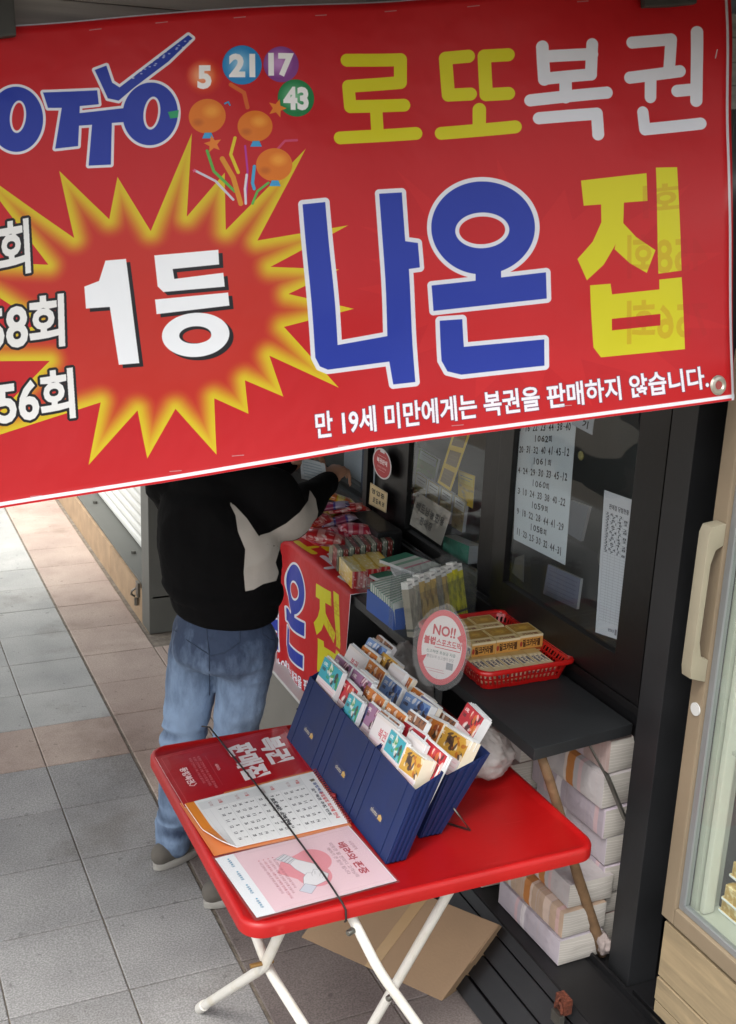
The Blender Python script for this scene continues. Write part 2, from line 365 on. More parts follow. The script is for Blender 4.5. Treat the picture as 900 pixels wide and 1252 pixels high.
    # lotto balls
    for x, y, r_, cl, hl, n_ in ((248, 95, 22, 'd8541f', 'f3b08a', '5'), (294, 81, 24, '2a86c4', '9fd0ee', '21'), (342, 80, 22, '84428f', 'c79ad0', '17'), (360, 121, 23, '1f7d46', '8cc79f', '43')):
        if n_ == '5': c.ell(x, y, r_*1.1, r_*1.1, cl, soft=.6)
        else: c.ell(x, y, r_, r_, cl)
        c.ell(x-3, y-2, r_*.85, r_*.85, hl, soft=.8, a=.9)
        c.text(n_, (x-(8 if len(n_) == 1 else 16), y-14, x+(9 if len(n_) == 1 else 16), y+15), 'f2f2f2', bold=.05)
    # plain orange balloons, stars and streamers where the print has its party motif
    def st(x, y, r_, cl, a0=0): c.poly([(x+(r_ if i % 2 == 0 else r_*.45)*math.sin(a0+i*math.pi/5), y-(r_ if i % 2 == 0 else r_*.45)*math.cos(a0+i*math.pi/5)) for i in range(10)], cl)
    for p, cl, wd in (([(252, 185), (260, 210), (285, 235)], '5cae4a', 3.5), ([(280, 105), (296, 115), (300, 133)], 'd0622a', 5), ([(238, 209), (262, 222), (283, 245)], 'c9c9d4', 3), ([(270, 195), (283, 218), (292, 250)], 'd7902a', 6),
                      ([(285, 170), (280, 190), (289, 212)], 'd9c52a', 4), ([(297, 180), (300, 210), (298, 248)], 'b0379c', 2.5), ([(299, 215), (297, 232), (298, 250)], 'd8d8de', 3), ([(325, 225), (312, 235), (306, 250)], '5fb04e', 3),
                      ([(335, 185), (345, 174), (360, 173)], 'c8486c', 3), ([(308, 205), (306, 225), (308, 232)], '4aa3cf', 4), ([(273, 128), (277, 126), (279, 130)], '3b93c6', 2)): c.line(p, wd, cl)
    for x, y, rx, ry in ((252, 143, 22, 21), (309, 156, 21, 19), (332, 203, 22, 20)):
        c.ell(x, y, rx, ry, 'd9761c'); c.ell(x+5, y-6, rx*.6, ry*.5, 'e89a35', soft=.7)
        c.poly([(x-3, y+ry*.95), (x+5, y+ry*.95), (x+8, y+ry+6), (x-6, y+ry+6)], '3f9bd0'); c.ell(x-rx*.5, y+ry*.35, rx*.4, ry*.3, 'c2641a', soft=.7)
    st(336, 134, 12, 'e0802a', .3); st(259, 177, 11, 'e0802a', -.2); st(237, 209, 3, 'd65a86')
    c.poly([(205, 137), (218, 135), (217, 144), (208, 145)], '2f9e6a')
    # digits ghosting through from the reverse
    for s_, x0, y0, y1, w_ in (('458회', 865, 282, 335, 100), ('756회', 865, 362, 415, 100), ('회', 832, 222, 262, 48)):
        c.text(s_, [(x0, y0), (x0-w_, y0+6), (x0-w_, y1+6), (x0, y1)], 'a2241c', bold=.02, a=.17)
    # hems, staples
    n_ = 120
    low = [(x, np.interp(x, [-320, 0, 200, 450, 897], [668, 622, 590.5, 548, 489])) for x in np.linspace(-320, 903, n_)]
    c.poly(low+[(903, 660), (-320, 700)], 'dcdde2'); c.line([(x, y-5) for x, y in low], 4.5, 'e6e7ec')
    c.poly([(-320, -60), (903, -60), (903, -30), (-320, 49)], 'd8d8dc'); c.line([(-320, 48), (903, -25)], 2, 'd0d2d8')
    c.line([(890.5, -30), (894.5, 495)], 3.2, 'dfe0e6')
    for x, y in ((118, 34), (197, 28), (291, 23), (392, 19), (480, 12), (578, 8), (710, 3), (45, 607), (110, 598), (215, 576), (291, 557), (420, 545), (560, 520), (690, 496)): c.line([(x-7, y+.6), (x+7, y-.6)], 1, 'b9b6b8', a=.75)
    c.line([(879, 60), (877, 70)], 1.2, 'c8c8cc')
    return c
ART = banner_art()
M_banner = imgmat('printed_vinyl_banner', ART, .42, translucent=.18, spec=.35, bump=.4, bscale=6)
M_hem = mat('banner_white_back', 'cfc4c6', .6)
# ================================================================== SETTING
M_joint = mat('sandy_joint', '7d7468', .95, var=.3, vscale=30, bump=.5, bscale=200, coords='World')
g = MB().box(-60, -60, -.5, 60, 60, -.006); ground = tag(obj('ground', g, M_joint), kind='structure')
pav = bpy.data.objects.new('pavement', None); C.objects.link(pav); pav['kind'] = 'structure'
def granite(name, a, b, spk):
    """speckled flamed granite with soft stains"""
    m = bpy.data.materials.new(name); m.use_nodes = True; n = m.node_tree; bs = n.nodes['Principled BSDF']; bs.inputs['Roughness'].default_value = .82; bs.inputs['Specular IOR Level'].default_value = .3
    ge = n.nodes.new('ShaderNodeNewGeometry'); oi = n.nodes.new('ShaderNodeObjectInfo')
    n1 = n.nodes.new('ShaderNodeTexNoise'); n1.inputs['Scale'].default_value = 3.2; n1.inputs['Detail'].default_value = 6; n.links.new(ge.outputs['Position'], n1.inputs['Vector'])
    n2 = n.nodes.new('ShaderNodeTexNoise'); n2.inputs['Scale'].default_value = 170; n2.inputs['Detail'].default_value = 2; n.links.new(ge.outputs['Position'], n2.inputs['Vector'])
    r1 = n.nodes.new('ShaderNodeValToRGB'); r1.color_ramp.elements[0].position = .32; r1.color_ramp.elements[1].position = .66
    r1.color_ramp.elements[0].color = (*s2l(a), 1); r1.color_ramp.elements[1].color = (*s2l(b), 1); n.links.new(n1.outputs['Fac'], r1.inputs['Fac'])
    r2 = n.nodes.new('ShaderNodeValToRGB'); r2.color_ramp.elements[0].position = .38; r2.color_ramp.elements[1].position = .64
    r2.color_ramp.elements[0].color = (1-spk, 1-spk, 1-spk, 1); r2.color_ramp.elements[1].color = (1+spk, 1+spk, 1+spk, 1); n.links.new(n2.outputs['Fac'], r2.inputs['Fac'])
    mu = n.nodes.new('ShaderNodeMixRGB'); mu.blend_type = 'MULTIPLY'; mu.inputs[0].default_value = 1; n.links.new(r1.outputs[0], mu.inputs[1]); n.links.new(r2.outputs[0], mu.inputs[2])
    n3 = n.nodes.new('ShaderNodeTexNoise'); n3.inputs['Scale'].default_value = 1.7; n3.inputs['Detail'].default_value = 7; n3.inputs['Roughness'].default_value = .65; n.links.new(ge.outputs['Position'], n3.inputs['Vector'])
    r3 = n.nodes.new('ShaderNodeValToRGB'); r3.color_ramp.elements[0].position = .34; r3.color_ramp.elements[1].position = .46; r3.color_ramp.elements[0].color = (.78, .76, .74, 1); r3.color_ramp.elements[1].color = (1, 1, 1, 1); n.links.new(n3.outputs['Fac'], r3.inputs['Fac'])
    n4 = n.nodes.new('ShaderNodeTexNoise'); n4.inputs['Scale'].default_value = 26; n4.inputs['Detail'].default_value = 3; n.links.new(ge.outputs['Position'], n4.inputs['Vector'])
    r4 = n.nodes.new('ShaderNodeValToRGB'); r4.color_ramp.elements[0].position = .28; r4.color_ramp.elements[1].position = .34; r4.color_ramp.elements[0].color = (.72, .72, .72, 1); r4.color_ramp.elements[1].color = (1, 1, 1, 1); n.links.new(n4.outputs['Fac'], r4.inputs['Fac'])
    m3 = n.nodes.new('ShaderNodeMixRGB'); m3.blend_type = 'MULTIPLY'; m3.inputs[0].default_value = 1; n.links.new(mu.outputs[0], m3.inputs[1]); n.links.new(r3.outputs[0], m3.inputs[2])
    m4 = n.nodes.new('ShaderNodeMixRGB'); m4.blend_type = 'MULTIPLY'; m4.inputs[0].default_value = 1; n.links.new(m3.outputs[0], m4.inputs[1]); n.links.new(r4.outputs[0], m4.inputs[2]); mu = m4
    mr = n.nodes.new('ShaderNodeMapRange'); mr.inputs[3].default_value = .93; mr.inputs[4].default_value = 1.06; n.links.new(oi.outputs['Random'], mr.inputs[0])
    h = n.nodes.new('ShaderNodeHueSaturation'); n.links.new(mr.outputs[0], h.inputs['Value']); n.links.new(mu.outputs[0], h.inputs['Color']); n.links.new(h.outputs[0], bs.inputs['Base Color'])
    bn = n.nodes.new('ShaderNodeBump'); bn.inputs['Strength'].default_value = .35; bn.inputs['Distance'].default_value = .003; n.links.new(n2.outputs['Fac'], bn.inputs['Height']); n.links.new(bn.outputs[0], bs.inputs['Normal'])
    return m
G_grey = granite('grey_granite', '8a8988', '9b9a98', .22); G_light = granite('pale_grey_granite', '9d9e9b', 'b2b2ae', .1)
G_pink = granite('pink_granite', 'a08f85', 'b5a599', .12); G_brown = granite('brown_grey_granite', '6c6360', '7c7470', .2)
rows = [1.55, 1.9, 2.255, 2.607, 2.956, 3.322, 3.685, 4.042, 4.39, 4.747, 5.087, 5.43, 5.78, 6.13, 6.466, 6.80, 7.14, 7.49, 7.83, 8.18, 8.52, 8.87, 9.2, 9.55, 9.9]
cols = [-1.09, -.74, -.39, -.04, .307, .655, 1.002, 1.362, 1.405, 1.75, 2.1]
slabmesh = {}
def slab_at(x0, x1, y0, y1, m_):
    k = (round(x1-x0, 3), round(y1-y0, 3), m_.name)
    if k not in slabmesh:
        a, b = (x1-x0)/2-.0022, (y1-y0)/2-.0022; mb = MB()
        t = [(-a+.003, -b+.003), (a-.003, -b+.003), (a-.003, b-.003), (-a+.003, b-.003)]; l = [(-a, -b), (a, -b), (a, b), (-a, b)]
        mb.add([(x, y, 0) for x, y in t]+[(x, y, -.002) for x, y in l]+[(x, y, -.04) for x, y in l],
               [(0, 1, 2, 3)]+[(i, 4+i, 4+(i+1) % 4, (i+1) % 4) for i in range(4)]+[(4+i, 8+i, 8+(i+1) % 4, 4+(i+1) % 4) for i in range(4)]+[(11, 10, 9, 8)])
        o = obj('paving_slab', mb, m_, pav); slabmesh[k] = o.data
    else:
        o = link('paving_slab', slabmesh[k], pav)
    o.location = ((x0+x1)/2, (y0+y1)/2, random.uniform(-.0012, .0008)); o.rotation_euler = (random.uniform(-.002, .002), random.uniform(-.002, .002), random.uniform(-.003, .003))
for i in range(len(cols)-1):
    for j in range(len(rows)-1):
        x0, x1, y0, y1 = cols[i], cols[i+1], rows[j], rows[j+1]
        if i >= 7 and y0 > 5.2: continue
        if i == 7: m_ = G_pink if y0 > 3.6 else G_brown
        elif i == 6: m_ = G_pink if y0 > 3.6 else G_brown
        elif i < 6: m_ = G_pink if 4.38 < y0 < 4.4 else (G_light if y0 > 4.4 else G_grey)
        else: m_ = G_pink if y0 > 3.9 else G_brown
        if x0 < -.5 and y1 < 2.9: continue
        slab_at(x0+(.004 if i == 6 else 0), x1-(.004 if i == 5 else 0), y0, y1, m_)
# ---- neighbouring shopfront with roller shutter
M_greyframe = mat('grey_aluminium_frame', '5c5d58', .5, var=.08, vscale=6)
M_stone = mat('buff_stone_kerb', '9c8468', .8, var=.18, vscale=9, bump=.2, bscale=90)
M_slat = mat('white_shutter_slat', 'c9cac4', .45, var=.04, vscale=5)
shop = thing('shuttered_shopfront', 'closed shopfront with white roller shutter above a buff stone kerb, behind the person', 'shopfront', (1.6, 7.5, 0))
for k in range(6):
    y0 = 5.62+k*.9; obj('kerb_stone', MB().box(1.385, y0+.002, -.03, 1.44, y0+.898, .185+.001*k), M_stone, shop, bevel=.004)
obj('sill', MB().box(1.398, 5.6, .19, 1.60, 11, .205), M_greyframe, shop, bevel=.003)
obj('fascia_wall', MB().box(1.62, 5.76, .2, 1.9, 11, 3.2), M_greyframe, shop)
obj('side_post', MB().box(1.383, 5.6, 0, 1.62, 5.757, 3.2), M_greyframe, shop, bevel=.004)
sm = None
for k in range(38):
    z = .212+k*.062
    if sm is None:
        prof = [(1.535, 0), (1.523, .012), (1.520, .03), (1.523, .048), (1.535, .060), (1.545, .060), (1.545, 0)]
        sl_ = obj('shutter_slat', MB().prism([(x, 5.76, z+h_) for x, h_ in prof], (0, 5.2, 0)), M_slat, shop); sm = sl_.data; z00 = z
    else: sl_ = link('shutter_slat', sm, shop, (0, 0, z-z00))
for y in (6.3, 7.35, 8.4): obj('anchor_bolt', MB().tube([(1.47, y, .203), (1.47, y, .222)], .014, 8), M_steel, shop)
hs_ = MB(); hs_.box(1.372, 5.80, .13, 1.384, 5.85, .21); hs_.tube([(1.365, 5.815, .18), (1.345, 5.82, .165), (1.345, 5.835, .14), (1.365, 5.84, .125)], .006, 6); hs_.tube([(1.37, 5.825, .12), (1.37, 5.825, .08)], .012, 8)
obj('hasp_lock', hs_, M_steel, shop, smooth=True, autos=True)
# ================================================================== KIOSK
kiosk = thing('lottery_kiosk', 'black kiosk with sliding windows full of notes behind the dark counter shelf', 'kiosk', (2.3, 3.6, 0))
bp = obj('base_panel', MB().prism([(1.585, 1.2, 0), (1.60, 1.2, .0), (1.75, 1.2, .165), (1.75, 1.2, .178), (2.3, 1.2, .178), (2.3, 1.2, 0)], (0, 4.1, 0)), M_blackpaint, kiosk)
d_ = V((.165, 0, .175)); u_ = d_.normalized(); nrm = V((-u_.z, 0, u_.x)); p0 = V((1.575, 0, .0))
L_ = d_.length
for a0, a1, off in ((.0, .05, .016), (.056, .125, .007), (.131, .195, .009), (.2, L_, .013)):
    q0 = p0+u_*a0; q1 = p0+u_*a1
    obj('cladding_board', MB().prism([q0+nrm*off+V((0, 1.25, 0)), q1+nrm*off+V((0, 1.25, 0)), q1-nrm*.02+V((0, 1.25, 0)), q0-nrm*.02+V((0, 1.25, 0))], (0, 4.0, 0)), M_blackpaint, kiosk, bevel=.002)
obj('ledge_board', MB().box(1.725, 1.2, .170, 1.868, 5.25, .183), M_blackpaint, kiosk, bevel=.003)
obj('track', MB().box(1.885, 1.2, .179, 1.893, 5.25, .2), M_blackpaint, kiosk); obj('track', MB().box(1.905, 1.2, .179, 1.913, 2.2, .2), M_blackpaint, kiosk)
obj('post_and_gap_fill', MB().box(1.915, 2.235, .179, 2.012, 2.33, 3.0), M_post, kiosk, bevel=.002)
obj('post_and_gap_fill', MB().box(2.02, 2.0, .179, 2.16, 2.225, 3.0), M_blackpaint, kiosk, bevel=.002)  # black block fills the shadowed gap between post and cabinet
obj('window_jamb', MB().box(1.995, 2.345, .179, 2.1, 2.40, 3.0), M_inner, kiosk)
obj('lower_wall', MB().box(2.14, 2.4, .179, 2.18, 5.25, .95), M_blackpaint, kiosk)
obj('sill_wall', MB().box(2.0, 2.41, .84, 2.14, 5.25, .93), M_blackpaint, kiosk, bevel=.003)
obj('sill_track', MB().box(1.985, 2.405, .93, 2.06, 5.25, .955).box(1.992, 2.405, .955, 1.998, 5.25, .972).box(2.03, 2.405, .955, 2.036, 5.25, .972), M_blackframe, kiosk, bevel=.0015)
M_alu = mat('bright_track_edge', '8f9196', .3, metal=.8)
obj('sill_track_edge', MB().box(1.986, 3.45, .9555, 1.9905, 4.3, .962), M_alu, kiosk)
def sash(y0, y1, X, zb, lw, rw, zt=2.45, rail=.06):
    s = obj('window_sash', MB().box(X, y0, zb, X+.03, y0+rw, zt).box(X, y1-lw, zb, X+.03, y1, zt).box(X, y0+rw, zb, X+.03, y1-lw, zb+rail).box(X, y0+rw, zt-.06, X+.03, y1-lw, zt), M_blackframe, kiosk, bevel=.002)
    obj('pane', MB().box(X+.012, y0+rw-.001, zb+rail-.001, X+.017, y1-lw+.001, zt-.061), M_pane, s)
    return s
sash(2.42, 3.262, 1.985, .962, .082, .125, rail=.105)        # right sash, in front
sash(3.30, 4.30, 2.022, .962, .30, .118, rail=.035)           # middle sash
sash(4.31, 5.2, 1.99, .955, .06, .04, rail=.05)              # far sash
obj('window_head', MB().box(1.97, 2.34, 2.46, 2.2, 5.25, 3.0), M_blackframe, kiosk)
obj('back_wall', MB().box(3.3, 2.35, .18, 3.34, 5.25, 2.9), M_inner, kiosk); obj('end_wall', MB().box(2.05, 5.25, 0, 3.34, 5.29, 3), M_inner, kiosk)
obj('near_wall', MB().box(2.17, 2.0, .18, 3.34, 2.04, 3.0), M_inner, kiosk); obj('ceiling_panel', MB().box(2.02, 2.05, 2.9, 3.3, 5.2, 2.94), M_inner, kiosk)
obj('inner_counter', MB().box(2.19, 2.45, .88, 2.75, 5.2, .92), mat('inner_counter_top', '6b6c6d', .5), kiosk); obj('floor_board', MB().box(2.19, 2.05, .18, 3.3, 5.2, .2), M_inner, kiosk)
M_lightwall = mat('pale_inner_wall', '8f918e', .7, var=.08, vscale=3)
for o in kiosk.children:
    if o.name in ('back_wall', 'near_wall', 'ceiling_panel', 'end_wall'): o.data.materials[0] = M_lightwall
# ---- awning, its beam and clamps
M_awn = mat('grey_awning_cloth', '5b5a57', .8, var=.15, vscale=4, bump=.2, bscale=15)
awn = thing('awning', 'grey awning with its streaked front beam above the red banner', 'awning', (1.2, 3.5, 2.6))
def wb():
    m_ = mat('streaked_grey_beam', '77746e', .6, var=.25, vscale=3); n = m_.node_tree
    tn = [x for x in n.nodes if x.type == 'TEX_NOISE'][0]; tc = [x for x in n.nodes if x.type == 'TEX_COORD'][0]
    mp = n.nodes.new('ShaderNodeMapping'); mp.inputs['Scale'].default_value = (1, 8, 22); n.links.new(tc.outputs['Object'], mp.inputs[0]); n.links.new(mp.outputs[0], tn.inputs['Vector']); return m_
beam = MB()
for k in range(4): beam.box(-2.2, 2.235+.004*(k % 2), 2.545+k*.05, 2.3, 2.29, 2.5945+k*.05)
obj('front_beam', beam, wb(), awn, bevel=.003)
obj('canopy', MB().prism([(-.35, 2.3, 2.62), (2.3, 2.3, 3.0), (2.3, 2.3, 3.03), (-.35, 2.3, 2.65)], (0, 3.4, 0)), M_awn, awn)
obj('unseen_shade_canopy', MB().prism([(-.9, 1.62, 2.77), (-.9, 2.23, 2.84), (-.9, 2.23, 2.87), (-.9, 1.62, 2.80)], (3.2, 0, 0)), M_awn, awn)  # unseen piece, added and sized to darken the top of the banner
obj('front_valance', MB().box(-2.2, 2.295, 2.6, -.35, 5.7, 2.63), M_awn, awn)
# ---- the banner
p_top, p_bot = V((0, 2.17, 2.60)), V((0, 2.02, 1.80)); bn_n = (p_top-p_bot).cross(V((1, 0, 0))).normalized()
if bn_n.y > 0: bn_n = -bn_n
def bpos(x, y): return gp(x, y, p_bot, bn_n)
def drape(p):
    a = nz(p, 1.9, 3)*.018+nz(p, 5.5, 9)*.006+.012*math.exp(-((p.x-.2)/.10)**2-((p.z-2.47)/.05)**2)
    a += .006*math.sin(p.x*9+p.z*3)*max(0, 1-(2.5-p.z)*1.4)
    return p+bn_n*a
bb = MB(); NX, NY = 96, 48
for l in (0, 1):
    for j in range(NY+1):
        for i in range(NX+1):
            x = -316+(896.3+316)*i/NX; t = j/NY
            yt = np.interp(x, [-320, 903], [47, -25.5]); yb = np.interp(x, [-320, 0, 200, 450, 897], [668, 622, 590.5, 548, 489])
            y = yt+(yb-yt)*t; bb.uv[len(bb.v)] = ((x+320)/1223, 1-(y+40)/680); bb.v.append(tuple(drape(bpos(x, y))-bn_n*.0009*l))
N_ = (NX+1)*(NY+1)
for j in range(NY):
    for i in range(NX):
        a = j*(NX+1)+i; q = (a, a+NX+1, a+NX+2, a+1); bb.f.append(q); bb.m.append(0); bb.f.append(tuple(N_+k for k in reversed(q))); bb.m.append(1)
for i in range(NX):
    for r0 in (0, NY*(NX+1)): bb.f.append((r0+i, r0+i+1, N_+r0+i+1, N_+r0+i)); bb.m.append(1)
for j in range(NY):
    for c0 in (0, NX): a = j*(NX+1)+c0; bb.f.append((a, a+NX+1, N_+a+NX+1, N_+a)); bb.m.append(1)
M_bannerback = imgmat('banner_reverse', ART, .6, translucent=.3)
banner = obj('hanging_banner', bb, [M_banner, M_bannerback], loc=bpos(450, 0), smooth=True)
tag(banner, 'large red banner hanging overhead with yellow starburst and blue lettering', 'banner')
gr = MB(); cc = drape(bpos(875.5, 471))+bn_n*.003
for k in range(28):
    a = 2*math.pi*k/28; b = 2*math.pi*(k+1)/28
    ex, ez = V((1, 0, 0)), bn_n.cross(V((1, 0, 0))).normalized()
    for r0, r1, h0, h1 in ((.0095, .013, .001, .004), (.013, .019, .004, .003), (.019, .0225, .003, -.001)):
        P = lambda r_, an, h_: cc+ex*math.cos(an)*r_+ez*math.sin(an)*r_+bn_n*h_
        gr.add([P(r0, a, h0), P(r1, a, h1), P(r1, b, h1), P(r0, b, h0)], [(0, 1, 2, 3)])
gr.add([cc+ex*math.cos(a)*.0096+ez*math.sin(a)*.0096+bn_n*.0009 for a in np.linspace(0, 2*math.pi, 20, endpoint=False)], [tuple(range(20))], 1)
obj('grommet', gr, [mat('nickel_ring', 'b5b0a4', .3, metal=.7), mat('grommet_hole', '93423e', .7)], banner, smooth=True)
M_clip = mat('dark_grey_clamp', '33332f', .6, var=.15, vscale=30)
for (x0, x1, y1, lab) in ((-46, 20, 49, 'dark grey clamp holding the left top edge of the overhead banner'), (782, 848, 11, 'dark grey clamp holding the right top edge of the overhead banner')):
    a, b = drape(bpos(x0, y1))+bn_n*.022, drape(bpos(x1, y1-5))+bn_n*.022; up = bn_n.cross(V((1, 0, 0))).normalized(); up = up if up.z > 0 else -up
    hgt = .13 if x0 < 0 else .16
    q = MB().prism([a, a+(b-a)*.5-up*.002, b, b+up*hgt, a+up*hgt], -bn_n*.016).obox((a+b)/2+up*(hgt-.01)-bn_n*.05, (b-a)/2*.9, up*.012, bn_n*.06)
    o = obj('banner_clamp', q, M_clip, loc=(a+b)/2, bevel=.004); tag(o, lab, 'clamp', 'clamps along the top of the banner')
# ================================================================== DISPLAY CASE (right)
M_wood = mat('tan_painted_wood', '7b6d59', .6, var=.08, vscale=5, bump=.1, bscale=50)
def plank_mat():
    m_ = mat('knotty_pine', '7d6f57', .7, var=.0, vscale=3, col2='978567', bump=.15, bscale=30); n = m_.node_tree
    tn = [x for x in n.nodes if x.type == 'TEX_NOISE'][0]; tc = [x for x in n.nodes if x.type == 'TEX_COORD'][0]
    mp = n.nodes.new('ShaderNodeMapping'); mp.inputs['Scale'].default_value = (1, 1.2, 14); n.links.new(tc.outputs['Object'], mp.inputs[0]); n.links.new(mp.outputs[0], tn.inputs['Vector']); tn.inputs['Distortion'].default_value = .6; return m_
M_pine = plank_mat()
case = thing('display_cabinet', 'tan wooden display cabinet with glass door and cream handle at the right edge', 'cabinet', (2.2, 1.7, 0))
obj('door_frame', MB().box(1.9, 2.072, .50, 1.935, 2.12, 2.02).box(1.9, .9, .50, 1.935, 2.0715, .548).box(1.9, .9, 1.97, 1.935, 2.0715, 2.02), M_wood, case, bevel=.004)
al = mat('brushed_grey_aluminium', '8d9092', .35, metal=.5, var=.06, vscale=3)
obj('aluminium_edge', MB().box(1.912, 2.052, .549, 1.93, 2.0715, 1.969).box(1.912, .9, .549, 1.93, 2.0515, .566), al, case, bevel=.002)
obj('glass_pane', MB().box(1.918, .9, .566, 1.923, 2.0515, 1.968), glassmat('cabinet_glass', (.92, .95, .93), .05, .02), case)
wi = mat('pale_green_grey_liner', 'a6a89c', .5, var=.05, vscale=4)
obj('cabinet_liner', MB().box(1.94, 2.04, .55, 2.5, 2.06, 2.0).box(2.5, .9, .55, 2.52, 2.06, 2.0).box(1.94, .9, .535, 2.5, 2.04, .55), wi, case)
obj('liner_upright', MB().box(1.95, 2.018, .552, 1.985, 2.036, 1.96), mat('cream_plastic_trim', 'bdbcb0', .4), case, bevel=.006)
obj('cabinet_shelf', MB().box(1.96, .95, 1.02, 2.48, 2.01, 1.03), M_clear, case)
for z0, z1, x in ((.318, .486, 1.905), (.242, .311, 1.903), (.166, .236, 1.906), (.08, .16, 1.904), (.0, .074, 1.905)):
    obj('pine_board', MB().box(x, .9, z0, 1.93, 2.108, z1), M_pine, case, bevel=.002)
obj('cabinet_side', MB().box(1.935, 2.0615, .0, 2.53, 2.118, 2.02), M_inner, case)
# handle
hp = [(1.9, 2.105, 1.595), (1.845, 2.105, 1.585), (1.842, 2.105, 1.55), (1.842, 2.105, 1.24), (1.845, 2.105, 1.205), (1.9, 2.105, 1.20)]
hb = MB(); y0, y1 = 2.070, 2.106
out = [(1.899, 1.61), (1.858, 1.605), (1.850, 1.585), (1.848, 1.24), (1.852, 1.215), (1.899, 1.20)]
inn = [(1.899, 1.555), (1.878, 1.545), (1.868, 1.51), (1.866, 1.31), (1.876, 1.27), (1.899, 1.26)]
vs = [(x, y, z) for y in (y0, y1) for x, z in out+inn]
fs = []
for i in range(5): a, b, c_, d = i, i+1, 6+i+1, 6+i; fs += [(a, b, c_, d), (12+d, 12+c_, 12+b, 12+a), (a, 12+a, 12+b, b), (d, c_, 12+c_, 12+d)]
fs += [(0, 6, 18, 12), (5, 17, 23, 11)]; hb.add(vs, fs)
obj('handle', hb, mat('cream_plastic', '8d8673', .45, var=.04, vscale=20), case, bevel=.004, smooth=True, autos=True)
obj('round_sticker', MB().tube([gx(851, 867, 1.8995), gx(851, 867, 1.8995)-V((.003, 0, 0))], .017, 24), mat('white_round_sticker', 'b9bab8', .5), case)
M_gold = mat('golden_snack_wrap', 'a8863e', .35, var=.0, vscale=60, col2='d9c79a', thresh=(.45, .62))
for k, (x, y, z) in enumerate(((2.06, 2.0, .5525), (2.05, 1.985, .6), (2.07, 1.99, .66), (2.1, 1.88, .5525))):
    o = obj('snack_pack', MB().box(x-.06, y-.05, z, x+.06, y+.022, z+.008).box(x-.055, y-.045, z+.008, x+.055, y+.018, z+.045), M_gold, loc=(x, y, z), bevel=.004)
    tag(o, ['lowest gold snack pack beside the inner wall of the glass cabinet', 'second gold snack pack of the little pile in the glass cabinet', 'topmost gold snack pack of the pile in the glass cabinet', 'gold snack pack at the frame edge on the cabinet floor'][k], 'snack pack', 'gold snack packs in the cabinet')
    o.data.materials.append(M_whitepaper)
    for p in o.data.polygons:
        if p.center.z+0 < .006: p.material_index = 1
tl = obj('tube_light', MB().tube([gx(899, 222, 1.98), gx(899, 222, 1.98)+V((.0, -.5, 0))], .013, 10), mat('milky_lamp_cover', 'f0f0ee', .3), loc=gx(899, 222, 1.98))
n = tl.data.materials[0].node_tree.nodes['Principled BSDF']; n.inputs['Emission Color'].default_value = (1, 1, .97, 1); n.inputs['Emission Strength'].default_value = 1.2
tag(tl, 'slim lit white tube above the cabinet at the right edge', 'lamp')
# ================================================================== COUNTER SHELF
ZS = .9
M_shelf = mat('dark_slate_laminate', '232527', .5, var=.18, vscale=6, bump=.05, bscale=60)
sh = thing('counter_shelf', 'dark slate fold-down counter shelf under the kiosk windows', 'shelf', (1.64, 2.42, ZS))
obj('shelf_board', MB().prism([(1.636, 2.395, ZS-.035), (1.985, 2.43, ZS-.035), (1.985, 4.95, ZS-.035), (1.636, 4.95, ZS-.035)], (0, 0, .035)), M_shelf, sh, bevel=.003)
obj('support_bracket', MB().obox((gz(722, 912, .86)+gx(741, 945+5, 1.885))/2, (gx(745, 955, 1.89)-gz(722, 912, .86))/2, (.0, .006, .0), (.002, 0, .001)).obox((gx(741, 945, 1.885)+gx(765, 1003, 1.95))/2, (gx(765, 1003, 1.95)-gx(741, 945, 1.885))/2, (0, .011, 0), (.003, 0, .0015)), M_steel, sh, bevel=.001)
M_stick = mat('weathered_wood', '6b5238', .8, var=.3, vscale=25, bump=.4, bscale=60)
pr_ = MB(); a, b = gz(661, 921, .864), V((1.925, 2.372, .186)); pts = [a.lerp(b, t)+V((.003*math.sin(t*9), .003*math.cos(t*7), 0)) for t in np.linspace(0, 1, 9)]
tag(obj('wooden_prop', MB().tube(pts, [.0135, .015, .0145, .016, .015, .0165, .016, .017, .015], 8), M_stick, loc=a, smooth=True), 'weathered wooden stick propping up the near end of the dark shelf', 'stick')
# ---- banner cloth draped over the far half of the shelf
DX = 1.628
UX = lambda y: 893-(y-3.615)/.00178           # position along the print
def drape2():
    mb = MB(); nx, ny = 70, 40; Y0, Y1 = 3.615, 4.75
    prof = []                                  # path down: back of the shelf top, over the edge, down the front
    for t in np.linspace(0, 1, ny+1):
        s_ = t*.86                             # metres along the cloth
        if s_ < .30: prof.append((DX+.30-s_, ZS+.006, s_))
        else: prof.append((DX-.004, ZS+.006-(s_-.30), s_))
    for l in (0, 1):
        for j, (x, z, s_) in enumerate(prof):
            for i in range(nx+1):
                y = Y0+(Y1-Y0)*i/nx; bz = max(0, s_-.30)
                f = math.exp(-((y-4.31)/.035)**2)*.035-.05*max(0, y-4.33)*(bz > 0)
                xx = x-(f+.018*math.sin(y*11+.8)*min(1, bz*4)+nz((x, y, z), 5, 2)*.01)*(bz > 0)
                zz = z+(0 if bz > 0 else nz((x, y, 0), 7)*.003)+(bz > .5)*.0
                mb.uv[len(mb.v)] = ((UX(y)+320)/1223, 1-((505-(.86-s_)/.00172)+40)/680)
                mb.v.append((xx+.0008*l, y, zz-.0008*l))
    N = (nx+1)*(ny+1)
    for j in range(ny):
        for i in range(nx): a = j*(nx+1)+i; q = (a, a+1, a+nx+2, a+nx+1); mb.f.append(tuple(reversed(q))); mb.f.append(tuple(N+k for k in q)); mb.m += [0, 0]
    return mb
